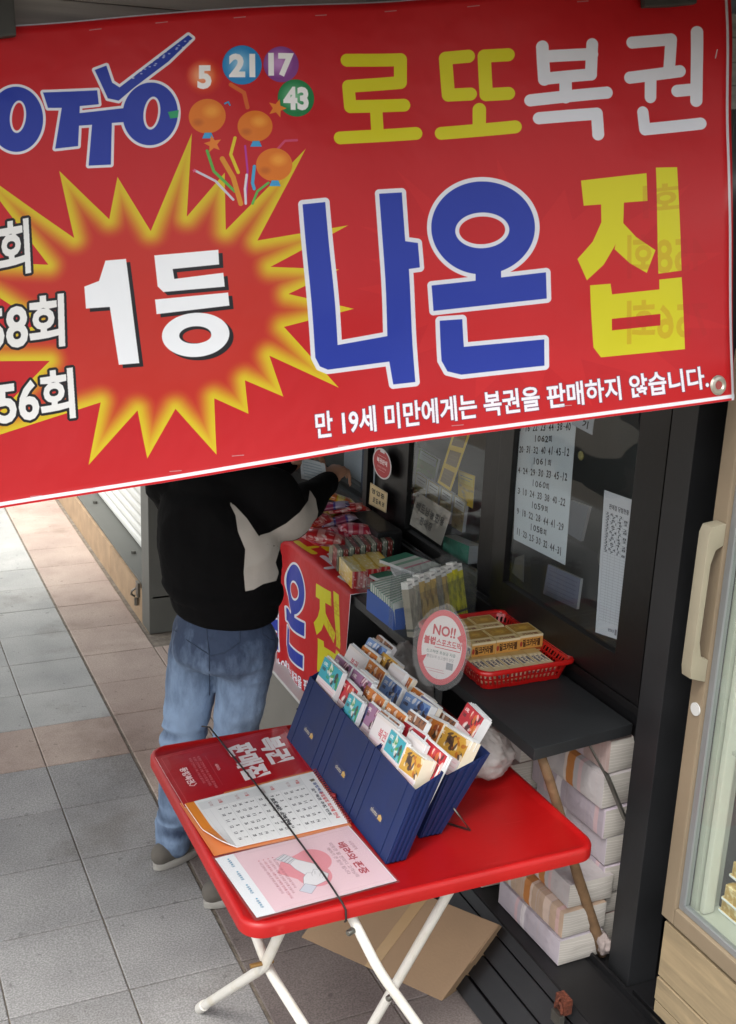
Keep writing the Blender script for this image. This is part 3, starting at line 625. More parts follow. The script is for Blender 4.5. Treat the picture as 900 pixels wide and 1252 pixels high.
dr = obj('draped_banner', drape2(), imgmat('draped_banner_print', ART, .5, spec=.3, bump=.3, bscale=9), loc=(DX, 4.1, ZS), smooth=True)
tag(dr, 'small red banner cloth draped over the counter front beside the jeans', 'banner')
# grey storage cabinet with pale top below it
cb = thing('storage_cabinet', 'low grey cabinet with pale top between the table and the draped banner', 'cabinet', (1.75, 4.1, 0))
ca = mat('warm_grey_plastic', '77756e', .5, var=.08, vscale=7)
obj('cabinet_body', MB().box(1.655, 3.55, .19, 1.9, 4.9, .335), ca, cb, bevel=.004)
obj('cabinet_front', MB().prism([(1.555, 3.5, .0), (1.655, 3.5, .19), (1.655, 3.5, .335), (1.60, 3.5, .335)], (0, 1.35, 0)), ca, cb, bevel=.003)
obj('pale_top', MB().box(1.565, 3.5, .336, 1.9, 4.88, .35), mat('pale_top_sheet', 'c3c4c2', .4, var=.05, vscale=8), cb, bevel=.004)
for y, z in ((3.97, .27), (3.97, .15), (3.65, .27), (3.65, .15)):
    x_ = 1.60+(.335-z)*-.0-(.335-z)*.13; obj('vent_hole', MB().box(x_-.004, y-.05, z, x_+.01, y+.05, z+.006), M_inner, cb)
# ---- things along the shelf
M_redplastic = mat('red_basket_plastic', 'b3120f', .32, var=.05, vscale=10, coat=.3)
bk = thing('red_basket', 'red slotted plastic basket holding caramel boxes on the dark shelf', 'basket', (1.84, 2.95, ZS))
def basket(x0, x1, y0, y1, z0, z1, fl=.022):
    rim = MB(); n_ = 6
    def rr(x0, x1, y0, y1, r_, z):
        P = []
        for cx, cy, a0 in ((x1-r_, y1-r_, 0), (x0+r_, y1-r_, 90), (x0+r_, y0+r_, 180), (x1-r_, y0+r_, 270)):
            for k in range(n_+1): a = math.radians(a0+90*k/n_); P.append(V((cx+r_*math.cos(a), cy+r_*math.sin(a), z)))
        return P
    A = rr(x0-fl, x1+fl, y0-fl, y1+fl, .035, z1); N = len(A)
    rings = [rr(x0-fl-.010, x1+fl+.010, y0-fl-.010, y1+fl+.010, .04, z1-.012), rr(x0-fl-.011, x1+fl+.011, y0-fl-.011, y1+fl+.011, .04, z1-.002), rr(x0-fl-.006, x1+fl+.006, y0-fl-.006, y1+fl+.006, .038, z1+.003), A, rr(x0-fl+.003, x1+fl-.003, y0-fl+.003, y1+fl-.003, .034, z1-.006)]
    b = 0
    for R_ in rings: rim.v += [tuple(p) for p in R_]
    for k in range(len(rings)-1):
        for i in range(N): rim.f.append((k*N+i, k*N+(i+1) % N, (k+1)*N+(i+1) % N, (k+1)*N+i)); rim.m.append(0)
    obj('rim', rim, M_redplastic, bk, smooth=True)
    base = MB(); P = rr(x0, x1, y0, y1, .025, z0+.003); base.prism(P, (0, 0, .002)); obj('basket_floor', base, M_redplastic, bk)
    sw = MB(); top = rr(x0-fl, x1+fl, y0-fl, y1+fl, .035, z1-.008); lo_ = rr(x0, x1, y0, y1, .025, z0+.003)
    # walls: solid bands with slots between them
    def edge(P, t):
        L = [(P[(i+1) % len(P)]-P[i]).length for i in range(len(P))]; T = sum(L); d = t*T
        for i, l in enumerate(L):
            if d <= l: return P[i].lerp(P[(i+1) % len(P)], d/l)
            d -= l
        return P[0]
    nb = 92
    for i in range(nb):
        t0, t1 = i/nb, (i+.48)/nb; t2 = (i+1)/nb
        for (h0, h1, a, b) in ((0, .22, t0, t2), (.22, .5, t0, t1), (.5, .6, t0, t2), (.6, .84, t0, t1), (.84, 1, t0, t2)):
            q = [edge(lo_, a).lerp(edge(top, a), h0), edge(lo_, b % 1).lerp(edge(top, b % 1), h0), edge(lo_, b % 1).lerp(edge(top, b % 1), h1), edge(lo_, a).lerp(edge(top, a), h1)]
            sw.add(q, [(0, 1, 2, 3)])
    o = obj('slotted_wall', sw, M_redplastic, bk); md = o.modifiers.new('s', 'SOLIDIFY'); md.thickness = .0016
    return o
basket(1.69, 1.965, 2.76, 3.14, ZS, ZS+.072)
def cara_top():
    c = Cv(0, 0, 60, 90, 2, 'c9b380')
    c.rect(3, 4, 57, 58, 'a07a2e'); c.ell(30, 30, 24, 18, 'c8a24a', soft=.8); c.rect(3, 60, 57, 70, 'd8c59a'); c.text('카라멜', (10, 72, 50, 86), '7a3d1c', bold=.03)
    for i in range(30): c.ell(5+50*rng.rand(), 6+48*rng.rand(), 5, 3, ['7b5a20', 'd9bf7a', 'a85a1c'][i % 3], a=.5, soft=.8)
    return c
def cara_front():
    c = Cv(0, 0, 90, 34, 4, 'cf9a4e'); c.rect(0, 0, 90, 5, 'ddd0ae'); c.rect(0, 29, 90, 34, '9a4f20'); c.text('밀크카라멜', (12, 8, 80, 25), '3c160c', bold=.04); c.ell(6, 18, 5, 6, 'a8362a'); return c
def cara_side():
    c = Cv(0, 0, 40, 24, 4, 'd6c7a0'); c.rect(0, 0, 40, 6, 'c0a468')
    for t, x in (('멀', 4), ('리', 16), ('케', 28)): c.ell(x+4, 13, 6, 6, 'e9dfc4'); c.text(t, (x, 9, x+8, 18), '40435c', bold=.04)
    return c
M_ct, M_cf, M_cs = imgmat('caramel_box_top', cara_top(), .35), imgmat('caramel_box_front', cara_front(), .35), imgmat('caramel_box_end', cara_side(), .4)
M_cb = mat('cream_carton', 'c9b88c', .45)
def carton(x, y, z, dx, dy, dz, rz, lab, mats, grp, name='caramel_box', cat='box', topflip=False):
    """box whose top, street side and near side carry prints"""
    mb = MB(); c_, s_ = math.cos(rz), math.sin(rz); W = lambda a, b, h: V((x+a*c_-b*s_, y+a*s_+b*c_, z+h))
    A, B = dx/2, dy/2
    def face(q, mi):
        b = len(mb.v); mb.v += [tuple(p) for p in q]; mb.f.append((b, b+3, b+2, b+1)); mb.m.append(mi)
        for k, uv in enumerate(((0, 1), (1, 1), (1, 0), (0, 0))): mb.uv[b+k] = uv
    face([W(-A, B, dz), W(A, B, dz), W(A, -B, dz), W(-A, -B, dz)], 0)            # top, read from the near side
    face([W(-A, -B, dz), W(A, -B, dz), W(A, -B, 0), W(-A, -B, 0)], 1)            # near side
    face([W(-A, B, dz), W(-A, -B, dz), W(-A, -B, 0), W(-A, B, 0)], 2)            # street side
    face([W(A, -B, dz), W(A, B, dz), W(A, B, 0), W(A, -B, 0)], 3); face([W(A, B, dz), W(-A, B, dz), W(-A, B, 0), W(A, B, 0)], 3); face([W(-A, -B, 0), W(A, -B, 0), W(A, B, 0), W(-A, B, 0)], 3)
    o = obj(name, mb, mats, loc=(x, y, z)); return tag(o, lab, cat, grp)
gl = 'caramel boxes in the red basket'
bx = [(1.768, 3.085), (1.855, 3.09), (1.765, 2.985), (1.852, 2.985), (1.94, 2.99)]
labs = ['gold topped caramel box at the far left of the pile in the red basket', 'gold topped caramel box at the far right of the pile in the red basket', 'gold topped caramel box at the near left of the pile in the red basket', 'gold topped caramel box in the near middle of the pile, showing its orange front', 'gold topped caramel box at the near right of the pile in the red basket']
for (x, y), l in zip(bx, labs): carton(x+.002, y-.03, ZS+.035, .084, .096, .052, -.02, l, [M_ct, M_cf, M_cs, M_cb], gl)
for k in range(5): carton(1.72+.052*k, 2.86-.004*k, ZS+.006, .05, .13, .036, -.03, ['leftmost', 'second from the left', 'middle', 'second from the right', 'rightmost'][k]+' small flat caramel carton in the near row of the basket', [M_cs, M_cs, M_cs, M_cb], gl, 'caramel_carton')
for k in range(3): carton(1.77+.087*k, 3.01, ZS+.006, .084, .19, .0285, -.02, ['left', 'middle', 'right'][k]+' cream carton lying beneath the pile of caramel boxes', [M_cb, M_cf, M_cs, M_cb], gl, 'caramel_carton')
# round hand sign in a plastic sleeve
def nosign():
    c = Cv(0, 0, 100, 130, 4, 'd9d4d4'); c.ell(50, 65, 50, 65, 'c8525a'); c.ell(50, 65, 41, 55, 'd6d1d0')
    c.poly([(78, 42), (96, 28), (98, 44), (86, 50)], 'c2404a'); c.poly([(4, 88), (22, 82), (14, 100), (6, 98)], 'c2404a')
    c.text('NO!!', (28, 27, 74, 45), 'b22a36', bold=.03); c.text('불법', (12, 49, 36, 63), 'b8323c', bold=.04); c.text('스포츠도박', (38, 50, 90, 63), 'b8323c', bold=.02)
    c.line([(36, 66), (88, 66)], 1.2, 'b8323c'); c.text('신고하면 포상금 지급', (20, 71, 80, 77), '4c6a64', bold=.01); c.text('불법도박 신고센터 상담', (22, 80, 78, 86), '7a7a7c', bold=0); c.rect(64, 88, 78, 100, '8a8c90'); c.line([(22, 104), (60, 104)], 1, 'c48a8c'); c.line([(30, 108), (62, 108)], 1, 'c48a8c'); return c
NS = nosign()
sx = thing('round_warning_sign', 'round red rimmed NO sign in a clear sleeve between the slips and the basket', 'sign', (1.56, 2.80, .8))
ctr = gy(540, 792, 2.79); e1 = V((.62, -.78, 0)).normalized(); e2 = V((.10, .03, 1)).normalized(); nn_ = e1.cross(e2).normalized()
if nn_.y > 0: nn_ = -nn_
mb = MB(); R1, R2 = .077, .115; K = 40; b = 0
for l in (0, 1):
    for k in range(K):
        a = 2*math.pi*k/K; mb.uv[len(mb.v)] = (.5+.5*math.cos(a), .5+.5*math.sin(a)); mb.v.append(tuple(ctr+e1*R1*math.cos(a)+e2*R2*math.sin(a)-nn_*.004*l))
mb.f += [tuple(range(K)), tuple(reversed(range(K, 2*K)))]; mb.m += [0, 1]
for k in range(K): mb.f.append((k, K+k, K+(k+1) % K, (k+1) % K)); mb.m.append(1)
obj('sign_disc', mb, [imgmat('warning_sign_print', NS, .35), M_whitepaper], sx)
mb = MB(); K = 36; pts = []
for k in range(K):
    a = 2*math.pi*k/K; r_ = 1.13+.05*math.sin(a*5)+.03*math.sin(a*9+1); pts.append(ctr+nn_*(.006+.003*math.sin(a*4))+e1*(R1*r_+.004)*math.cos(a)+e2*R2*r_*math.sin(a)*1.0)
mb.add([ctr+nn_*.006]+pts, [(0, 1+k, 1+(k+1) % K) for k in range(K)])
obj('plastic_sleeve', mb, glassmat('crinkled_sleeve', (.94, .94, .94), .14, .15), sx, smooth=True)
obj('sign_stem', MB().box(ctr.x-.012, ctr.y-.001, .74, ctr.x+.012, ctr.y+.002, ctr.z-.09), M_clear, sx)
# blue booklet pack
bl = thing('booklet_box', 'blue open box of white and green booklets standing on the dark shelf', 'booklet box', (1.67, 3.37, ZS))
M_blue = mat('glossy_blue_card', '1550a8', .35, var=.06, vscale=12)
obj('blue_box', MB().prism([(1.632, 3.275, ZS), (1.675, 3.27, ZS), (1.69, 3.47, ZS), (1.625, 3.48, ZS)], (0, 0, .075)), M_blue, bl, bevel=.003)
bc = Cv(0, 0, 30, 30, 3, 'd5dcd6'); bc.rect(0, 0, 30, 8, '2f7d62'); bc.rect(0, 12, 30, 15, '8ab59c'); bc.rect(0, 20, 30, 22, 'c98a98'); M_bk = imgmat('booklet_edges', bc, .5)
for k in range(11):
    y = 3.462-k*.0175; q = [(1.628, y, ZS+.106-.0012*k), (1.79-.004*k, y+.03, ZS+.112), (1.79-.004*k, y+.016, ZS+.112), (1.628, y-.013, ZS+.106-.0012*k)]
    mb = sheet(q, nx=1, ny=1, th=.09); o = obj('booklet', mb, [M_bk, M_bk], bl)
# clear leaflet rack
rk = thing('leaflet_rack', 'clear acrylic rack of grey and yellow leaflets behind the round sign', 'rack', (1.85, 3.2, ZS))
ra, rb_ = V((1.69, 3.13, 0)), V((2.0-.03, 3.37, 0))
rd = (rb_-ra).normalized(); rn = V((rd.y, -rd.x, 0))
def rackplate(a, b, z0, z1, th=.003): return MB().prism([V((a.x, a.y, ZS+z0)), V((b.x, b.y, ZS+z0)), V((b.x, b.y, ZS+z1)), V((a.x, a.y, ZS+z1))], rn*th)
ra, rb_ = V((1.665, 3.17, 0)), V((1.955, 3.30, 0))
rd = (rb_-ra).normalized(); rn = V((rd.y, -rd.x, 0))
obj('front_plate', rackplate(ra, rb_, 0, .165), M_clear, rk); obj('back_plate', rackplate(ra-rn*.12, rb_-rn*.12, 0, .20), M_clear, rk)
for k in range(7):
    a = ra.lerp(rb_, k/6); z1 = .17+.01*(k % 2); obj('divider', MB().prism([V((*a.xy, ZS)), V((*(a-rn*.12).xy, ZS)), V((*(a-rn*.12).xy, ZS+z1+.03)), V((*a.xy, ZS+z1))], rd*.003), M_clear, rk)
def leafart(c0, c1):
    c = Cv(0, 0, 30, 70, 2, c0); c.rect(0, 0, 30, 9, 'e4e4e0'); c.rect(4, 3, 26, 5, '9a9a98')
    for i in range(14): c.ell(30*rng.rand(), 18+50*rng.rand(), 7, 6, c1, a=.6, soft=.7)
    c.rect(0, 60, 30, 63, '55564a'); return c
M_l1, M_l2, M_l3 = imgmat('ochre_leaflet', leafart('c4a45c', '7d6a3c'), .5), imgmat('yellow_leaflet', leafart('d8ce1c', '8a8a20'), .5), imgmat('grey_leaflet', leafart('a39c8c', '7b766a'), .5)
for k in range(10):
    a = ra.lerp(rb_, (k+.25)/10.6)-rn*.014; m_ = [M_l3, M_l3, M_l1, M_l1, M_l1, M_l3, M_l1, M_l2, M_l2, M_l2][k]
    u0, u1, lb = V((*a.xy, ZS+.006)), V((*(a+rd*.024).xy, ZS+.006)), -rn*.05+rd*.012+V((0, 0, .175+.006*(k % 3)))
    mb = sheet([u0+lb, u1+lb, u1, u0], nx=1, ny=1, th=.03)
    o = obj('leaflet_pack', mb, [m_, m_], loc=(a.x, a.y, ZS+.006))
    tag(o, ['leftmost grey', 'second grey', 'first ochre', 'second ochre', 'third ochre', 'grey middle', 'last ochre', 'first yellow', 'middle yellow', 'rightmost yellow'][k]+' leaflet pack standing in the clear acrylic rack', 'leaflets', 'leaflet packs in the clear rack')
# paper tray with slips beyond it
tr_ = thing('acrylic_slip_tray', 'low clear tray of white and green papers behind the blue booklets', 'tray', (1.8, 3.6, ZS))
obj('tray_wall', MB().box(1.66, 3.50, ZS, 1.97, 3.503, ZS+.09).box(1.66, 3.503, ZS, 1.663, 3.80, ZS+.09).box(1.967, 3.503, ZS, 1.97, 3.80, ZS+.09), M_clear, tr_)
pm = imgmat('green_white_paper', bc, .6)
for k, (x, y, rz, lab) in enumerate(((1.80, 3.58, .2, 'lower'), (1.86, 3.60, -.25, 'middle'), (1.88, 3.66, .35, 'topmost'))):
    q = [V((x+a*math.cos(rz)-b_*math.sin(rz), y+a*math.sin(rz)+b_*math.cos(rz), ZS+.06+.014*k)) for a, b_ in ((-.07, .09), (.07, .09), (.07, -.09), (-.07, -.09))]
    tag(obj('loose_paper', sheet(q, nx=1, ny=1, th=.012), [pm if k != 1 else M_whitepaper, M_whitepaper], loc=q[3]), lab+' loose stack of white papers in the clear tray behind the blue booklets', 'paper', 'papers in the clear tray')
# gum and candy
def packart(base, bands):
    c = Cv(0, 0, 60, 40, 2, base)
    for i in range(bands): x = 60*i/bands; c.poly([(x, 0), (x+60/bands*.82, 0), (x+60/bands*.82-4, 40), (x-4, 40)], [base, 'e6dccb', 'c7262a'][1+i % 2], a=.55)
    for i in range(16): c.ell(60*rng.rand(), 40*rng.rand(), 4, 1.6, 'f2eee6', a=.6, rot=rng.rand())
    return c
def pk(col, b_=5, r_=.3): return imgmat('candy_print', packart(col, b_), r_, coat=.4)
P_y, P_g, P_r, P_w, P_m, P_v = pk('dcb80e', 1), pk('1c3f33', 2), pk('b01a22'), pk('d9d4cc'), pk('a8204a', 8), pk('c9c022')
P_b = pk('3a3482', 3)
def candy(name, x, y, z, dx, dy, dz, rz, m_, lab, cat, tilt=0., grp='sweets along the far counter'):
    mb = MB(); N_x, N_y = 6, 4
    Rm = Matrix.Rotation(rz, 3, 'Z') @ Matrix.Rotation(tilt, 3, 'Y')
    for l in (1, -1):
        for j in range(N_y+1):
            for i in range(N_x+1):
                u, v = i/N_x*2-1, j/N_y*2-1; pf = max(0, (1-abs(u)**4)*(1-abs(v)**3))
                p = V((u*dx/2*(1+.02*math.sin(v*20)), v*dy/2, l*dz/2*pf)); p.z += nz(p, 30, len(bpy.data.objects))*.004
                mb.uv[len(mb.v)] = (u*.5+.5, v*.5+.5); mb.v.append(tuple(Rm @ p+V((x, y, z+dz/2))))
    N = (N_x+1)*(N_y+1)
    for j in range(N_y):
        for i in range(N_x): a = j*(N_x+1)+i; q = (a, a+1, a+N_x+2, a+N_x+1); mb.f += [q, tuple(N+k for k in reversed(q))]; mb.m += [0, 0]
    return tag(obj(name, mb, m_, loc=(x, y, z), smooth=True, weld=True), lab, cat, grp)
def gum(name, x, y, z, dx, dy, dz, rz, ms, lab): return carton(x, y, z, dx, dy, dz, rz, lab, ms, 'sweets along the far counter', name, 'gum')
for k in range(5): gum('gum_pack', 1.70+.052*k, 3.905+.012*k, ZS+.012, .046, .13, .085, -.15, [P_g, P_g, P_g, P_g], ['leftmost', 'second', 'middle', 'fourth', 'rightmost'][k]+' dark green gum pack in the row behind the yellow ones')
for k in range(3): gum('gum_pack', 1.685+.058*k, 3.74+.01*k, ZS+.01, .054, .17, .065, -.12, [P_y, P_r, P_y, P_y], ['left', 'middle', 'right'][k]+' yellow gum pack with red end beside the clear tray')
gum('gum_pack', 1.84, 3.72, ZS+.012, .08, .12, .05, -.1, [P_w, P_r, P_w, P_w], 'white and red gum pack right of the yellow gum packs')
for k, (x, y, rz, c_, m_) in enumerate(((1.70, 4.04, .3, 'dark red', P_m), (1.77, 4.05, .1, 'crimson', P_m), (1.84, 4.04, -.2, 'magenta', P_m), (1.66, 3.97, -.4, 'red and white', P_r), (1.70, 4.15, .5, 'red striped', P_r))):
    candy('candy_bag', x, y, ZS+.05+.012*k, .17, .10, .05, rz, m_, c_+' sweet bag lying in front of the round red tray', 'sweets', .15)
rt = MB()
for k in range(32):
    a, b = 2*math.pi*k/32, 2*math.pi*(k+1)/32; c0 = V((1.85, 4.27, 0))
    for (r0, h0, r1, h1) in ((.0, .012, .13, .012), (.13, .012, .16, .07), (.16, .07, .172, .074), (.172, .074, .174, .066), (.174, .066, .138, .0)):
        P = lambda r_, an, h_: c0+V((r_*math.cos(an), r_*1.15*math.sin(an), ZS+.008+h_))
        rt.add([P(r0, a, h0), P(r1, a, h1), P(r1, b, h1), P(r0, b, h0)], [(0, 1, 2, 3)])
tag(obj('round_tray', rt, M_redplastic, loc=(1.85, 4.27, ZS), smooth=True), 'round red plastic tray heaped with sweets below the sleeve', 'tray')
for k in range(13):
    a = k*2.4; r_ = .03+.095*((k*7) % 10)/10; m_, c_ = [(P_r, 'red and white'), (P_v, 'yellow'), (P_b, 'indigo'), (P_r, 'red striped'), (P_y, 'golden yellow')][k % 5]
    candy('candy_packet', 1.85+r_*math.cos(a), 4.25+r_*math.sin(a), ZS+.04+.008*k, .15, .07, .03, a*1.3, m_, ['lowest','left side','far side','near side','right side','centre','far left','near left','far right','near right','upper','second highest','topmost'][k]+' '+c_+' sweet packet of the heap in the round tray', 'sweets', .3*math.sin(k), 'sweet packets in the round tray')
jb = MB(); jb.box(1.87, 3.93, ZS+.008, 2.0-.02, 4.22, ZS+.12); tag(obj('black_box', jb, M_blackpaint, loc=(1.92, 4.05, ZS), bevel=.012), 'black box against the window sill beside the sweets', 'box')
# ================================================================== RED FOLDING TABLE
ZT = .70
M_redtab = mat('red_table_plastic', 'a20709', .45, var=.10, vscale=4, bump=.05, bscale=80, coat=.1, detail=9)
n = M_redtab.node_tree; b_s = n.nodes['Principled BSDF']; tc = n.nodes['Texture Coordinate']
mpp = n.nodes.new('ShaderNodeMapping'); mpp.inputs['Scale'].default_value = (3, 60, 3); mpp.inputs['Rotation'].default_value = (0, 0, .6); tnn = n.nodes.new('ShaderNodeTexNoise'); tnn.inputs['Scale'].default_value = 3; tnn.inputs['Detail'].default_value = 8
n.links.new(tc.outputs['Object'], mpp.inputs[0]); n.links.new(mpp.outputs[0], tnn.inputs['Vector']); rrr = n.nodes.new('ShaderNodeValToRGB'); rrr.color_ramp.elements[0].position = .66; rrr.color_ramp.elements[1].position = .74; n.links.new(tnn.outputs['Fac'], rrr.inputs[0])
mxx = n.nodes.new('ShaderNodeMixRGB'); mxx.inputs[2].default_value = (*s2l('c4504c'), 1); lk = b_s.inputs['Base Color'].links[0].from_socket; mss = n.nodes.new('ShaderNodeMath'); mss.operation = 'MULTIPLY'; mss.inputs[1].default_value = .35
n.links.new(rrr.outputs[0], mss.inputs[0]); n.links.new(mss.outputs[0], mxx.inputs[0]); n.links.new(lk, mxx.inputs[1]); n.links.new(mxx.outputs[0], b_s.inputs['Base Color'])
tb = thing('folding_table', 'red plastic folding table with white crossed tube legs beside the kiosk', 'table', (1.24, 2.7, 0))
TX0, TX1, TY0, TY1 = .756, 1.735, 2.195, 3.125
def rrect(x0, x1, y0, y1, r_, z, n_=8):
    P = []
    for cx, cy, a0 in ((x1-r_, y1-r_, 0), (x0+r_, y1-r_, 90), (x0+r_, y0+r_, 180), (x1-r_, y0+r_, 270)):
        for k in range(n_+1): a = math.radians(a0+90*k/n_); P.append((cx+r_*math.cos(a), cy+r_*math.sin(a), z))
    return P
mb = MB(); rings = []
for ins, z, r_ in ((.012, ZT-.040, .05), (0, ZT-.036, .06), (0, ZT-.010, .06), (.003, ZT-.003, .058), (.010, ZT+.001, .05), (.016, ZT+.0005, .046), (.021, ZT-.003, .042)):
    rings.append(rrect(TX0+ins, TX1-ins, TY0+ins, TY1-ins, r_, z))
N = len(rings[0])
for R_ in rings: mb.v += R_
for k in range(len(rings)-1):
    for i in range(N): mb.f.append((k*N+i, k*N+(i+1) % N, (k+1)*N+(i+1) % N, (k+1)*N+i)); mb.m.append(0)
mb.f.append(tuple((len(rings)-1)*N+i for i in range(N))); mb.m.append(0); mb.f.append(tuple(reversed(range(N)))); mb.m.append(0)
obj('tabletop', mb, M_redtab, tb, smooth=True, autos=True)
def tube_leg(pts, r_, name='leg'):
    # smooth the corners
    P = [V(p) for p in pts]; Q = [P[0]]
    for i in range(1, len(P)-1):
        a, b, c_ = P[i-1], P[i], P[i+1]; p = b+(a-b).normalized()*.04; q = b+(c_-b).normalized()*.04
        for t in np.linspace(0, 1, 6): t = float(t); Q.append(p*(1-t)**2+b*2*t*(1-t)+q*t*t)
    Q.append(P[-1]); return obj(name, MB().tube(Q, r_, 14), M_whitemetal, tb, smooth=True, autos=True)
# two crossing frames: A runs from the near top edge to the far feet, B from the far top edge to the near feet
bend = gx(318, 1184, .845)
A1 = tube_leg([(.875, 2.25, .66), (bend.x+.01, bend.y, bend.z), (.822, 2.785, .013)], .0135)
F2 = gz(436, 1286, .013); A2 = tube_leg([(1.335, 2.25, .66), tuple(V((1.335, 2.25, .66)).lerp(F2, .5)), F2], .0135)
B1 = tube_leg([(.862, 2.95, .66), (.872, bend.y+.012, bend.z-.02), gx(371, 1253, .885), gx(371, 1253, .885)+(gx(371, 1253, .885)-V((.872, bend.y+.012, bend.z-.02)))*1.2], .0125)
t0, t1 = gz(421, 1128, .655), gx(505, 1245, 1.16)
B2 = tube_leg([(1.03, 2.24, .66), t0.lerp(t1, .5), t1, t1+(t1-t0)*.9], .0125)
A3 = tube_leg([gz(543, 1096, .655)+V((0, .01, 0)), gx(478, 1218, 1.17)+V((-.0, -.022, 0)), gx(478, 1218, 1.17)+V((0, -.022, 0))+(gx(478, 1218, 1.17)-gz(543, 1096, .655))*.9], .0135) if False else None
for (x, y) in ((.822, 2.785),):
    obj('foot_cap', MB().tube([(x, y-.045, .058) if x > 1 else V((x, y, .013)).lerp(bend, .09), (x, y, .013), V((x, y, .013))+V((0, .008, -.006))], [.0158, .0158, .012], 14), mat('white_rubber_cap', 'cfccc4', .6), tb, smooth=True, autos=True)
obj('cross_bar', MB().tube([(.87, 2.26, .645), (1.34, 2.26, .645)], .011, 10), M_whitemetal, tb, smooth=True)
rb = gx(320, 1178, .845)
M_rust = mat('rusty_brass', '8a6a3c', .5, metal=.6, var=.3, vscale=60)
for q_ in (gx(478, 1219, 1.155), gx(430, 1139, 1.03)): obj('rivet', MB().tube([q_+V((.02, .01, 0)), q_+V((-.012, -.008, .004)), q_+V((-.015, -.010, .005))], [.008, .008, .005], 10), M_steel, tb, smooth=True, autos=True)
obj('rivet', MB().tube([rb+V((-.03, 0, 0)), rb+V((.03, 0, 0))], .006, 8), M_rust, tb)
# printed sheets taped on the table
def redart():
    c = Cv(0, 0, 300, 420, 3, 'a8131c')          # portrait, read from the kiosk side; width along Y, height along X
    c.line([(14, 14), (286, 14), (286, 406), (14, 406), (14, 14)], 1.5, 'c04a4e')
    c.text('복권', (40, 36, 206, 116), 'e4dede', bold=.05); c.text('판매점', (40, 130, 250, 216), 'e4dede', bold=.05)
    c.text('서비스', (120, 262, 160, 274), 'd8a8a8', bold=.03); c.line([(60, 284), (240, 284)], .8, 'c45a5c')
    for k in range(3): c.text('복권은 건전하게 구매 소액으로 즐기세요', (52, 300+13*k, 248-20*k, 309+13*k), 'd08a8c', bold=0)
    c.text('동행복권', (96, 352, 190, 376), 'e0c8c8', bold=.04); c.line([(196, 352), (206, 362), (200, 374), (190, 368)], 3, 'e0c8c8'); return c
def calart():
    c = Cv(0, 0, 300, 420, 3, 'dcdcdb'); c.rect(0, 392, 300, 420, 'd9822e'); c.rect(4, 0, 296, 6, 'e6e6e6')
    c.text('동행복권', (60, 14, 130, 26), '4b5a86', bold=.03); c.poly([(38, 14), (50, 12), (54, 26), (40, 30)], '6b6250')
    c.text('추첨일정 회차별 안내', (120, 14, 270, 28), 'c23a3a', bold=.03)
    c.text('로또복권 추첨 번호', (90, 32, 250, 44), '30323a', bold=.03)
    n_ = 1
    for m_ in range(4):
        y0 = 54+m_*84; c.rect(14, y0, 60, y0+80, 'cfd0d0'); c.text('%d월' % (9+m_), (24, y0+8, 46, y0+20), 'b84848', bold=.02); c.text('당첨', (24, y0+40, 50, y0+50), '9a6a6a', bold=0)
        for r_ in range(4):
            for k in range(6):
                if (m_ == 3 and r_ > 1): continue
                d = r_*7+k+1; c.text(str(d % 30+1), (76+k*36, y0+6+r_*19, 84+k*36+(4 if d > 8 else 0), y0+17+r_*19), '2c2e36' if (r_+k) % 4 else 'b44', bold=.02) if False else c.text(str(d % 30+1), (76+k*36, y0+6+r_*19, 84+k*36+(4 if d > 8 else 0), y0+17+r_*19), '2c2e36', bold=.03)
            c.line([(66, y0+20+r_*19), (290, y0+20+r_*19)], .5, 'b9bbbd')
        if m_ == 1: c.text('로또복권 소액구매', (90, y0+28, 250, y0+42), '1c1d24', bold=.05)
        c.line([(10, y0-2), (290, y0-2)], .8, 'a9abad')
    return c
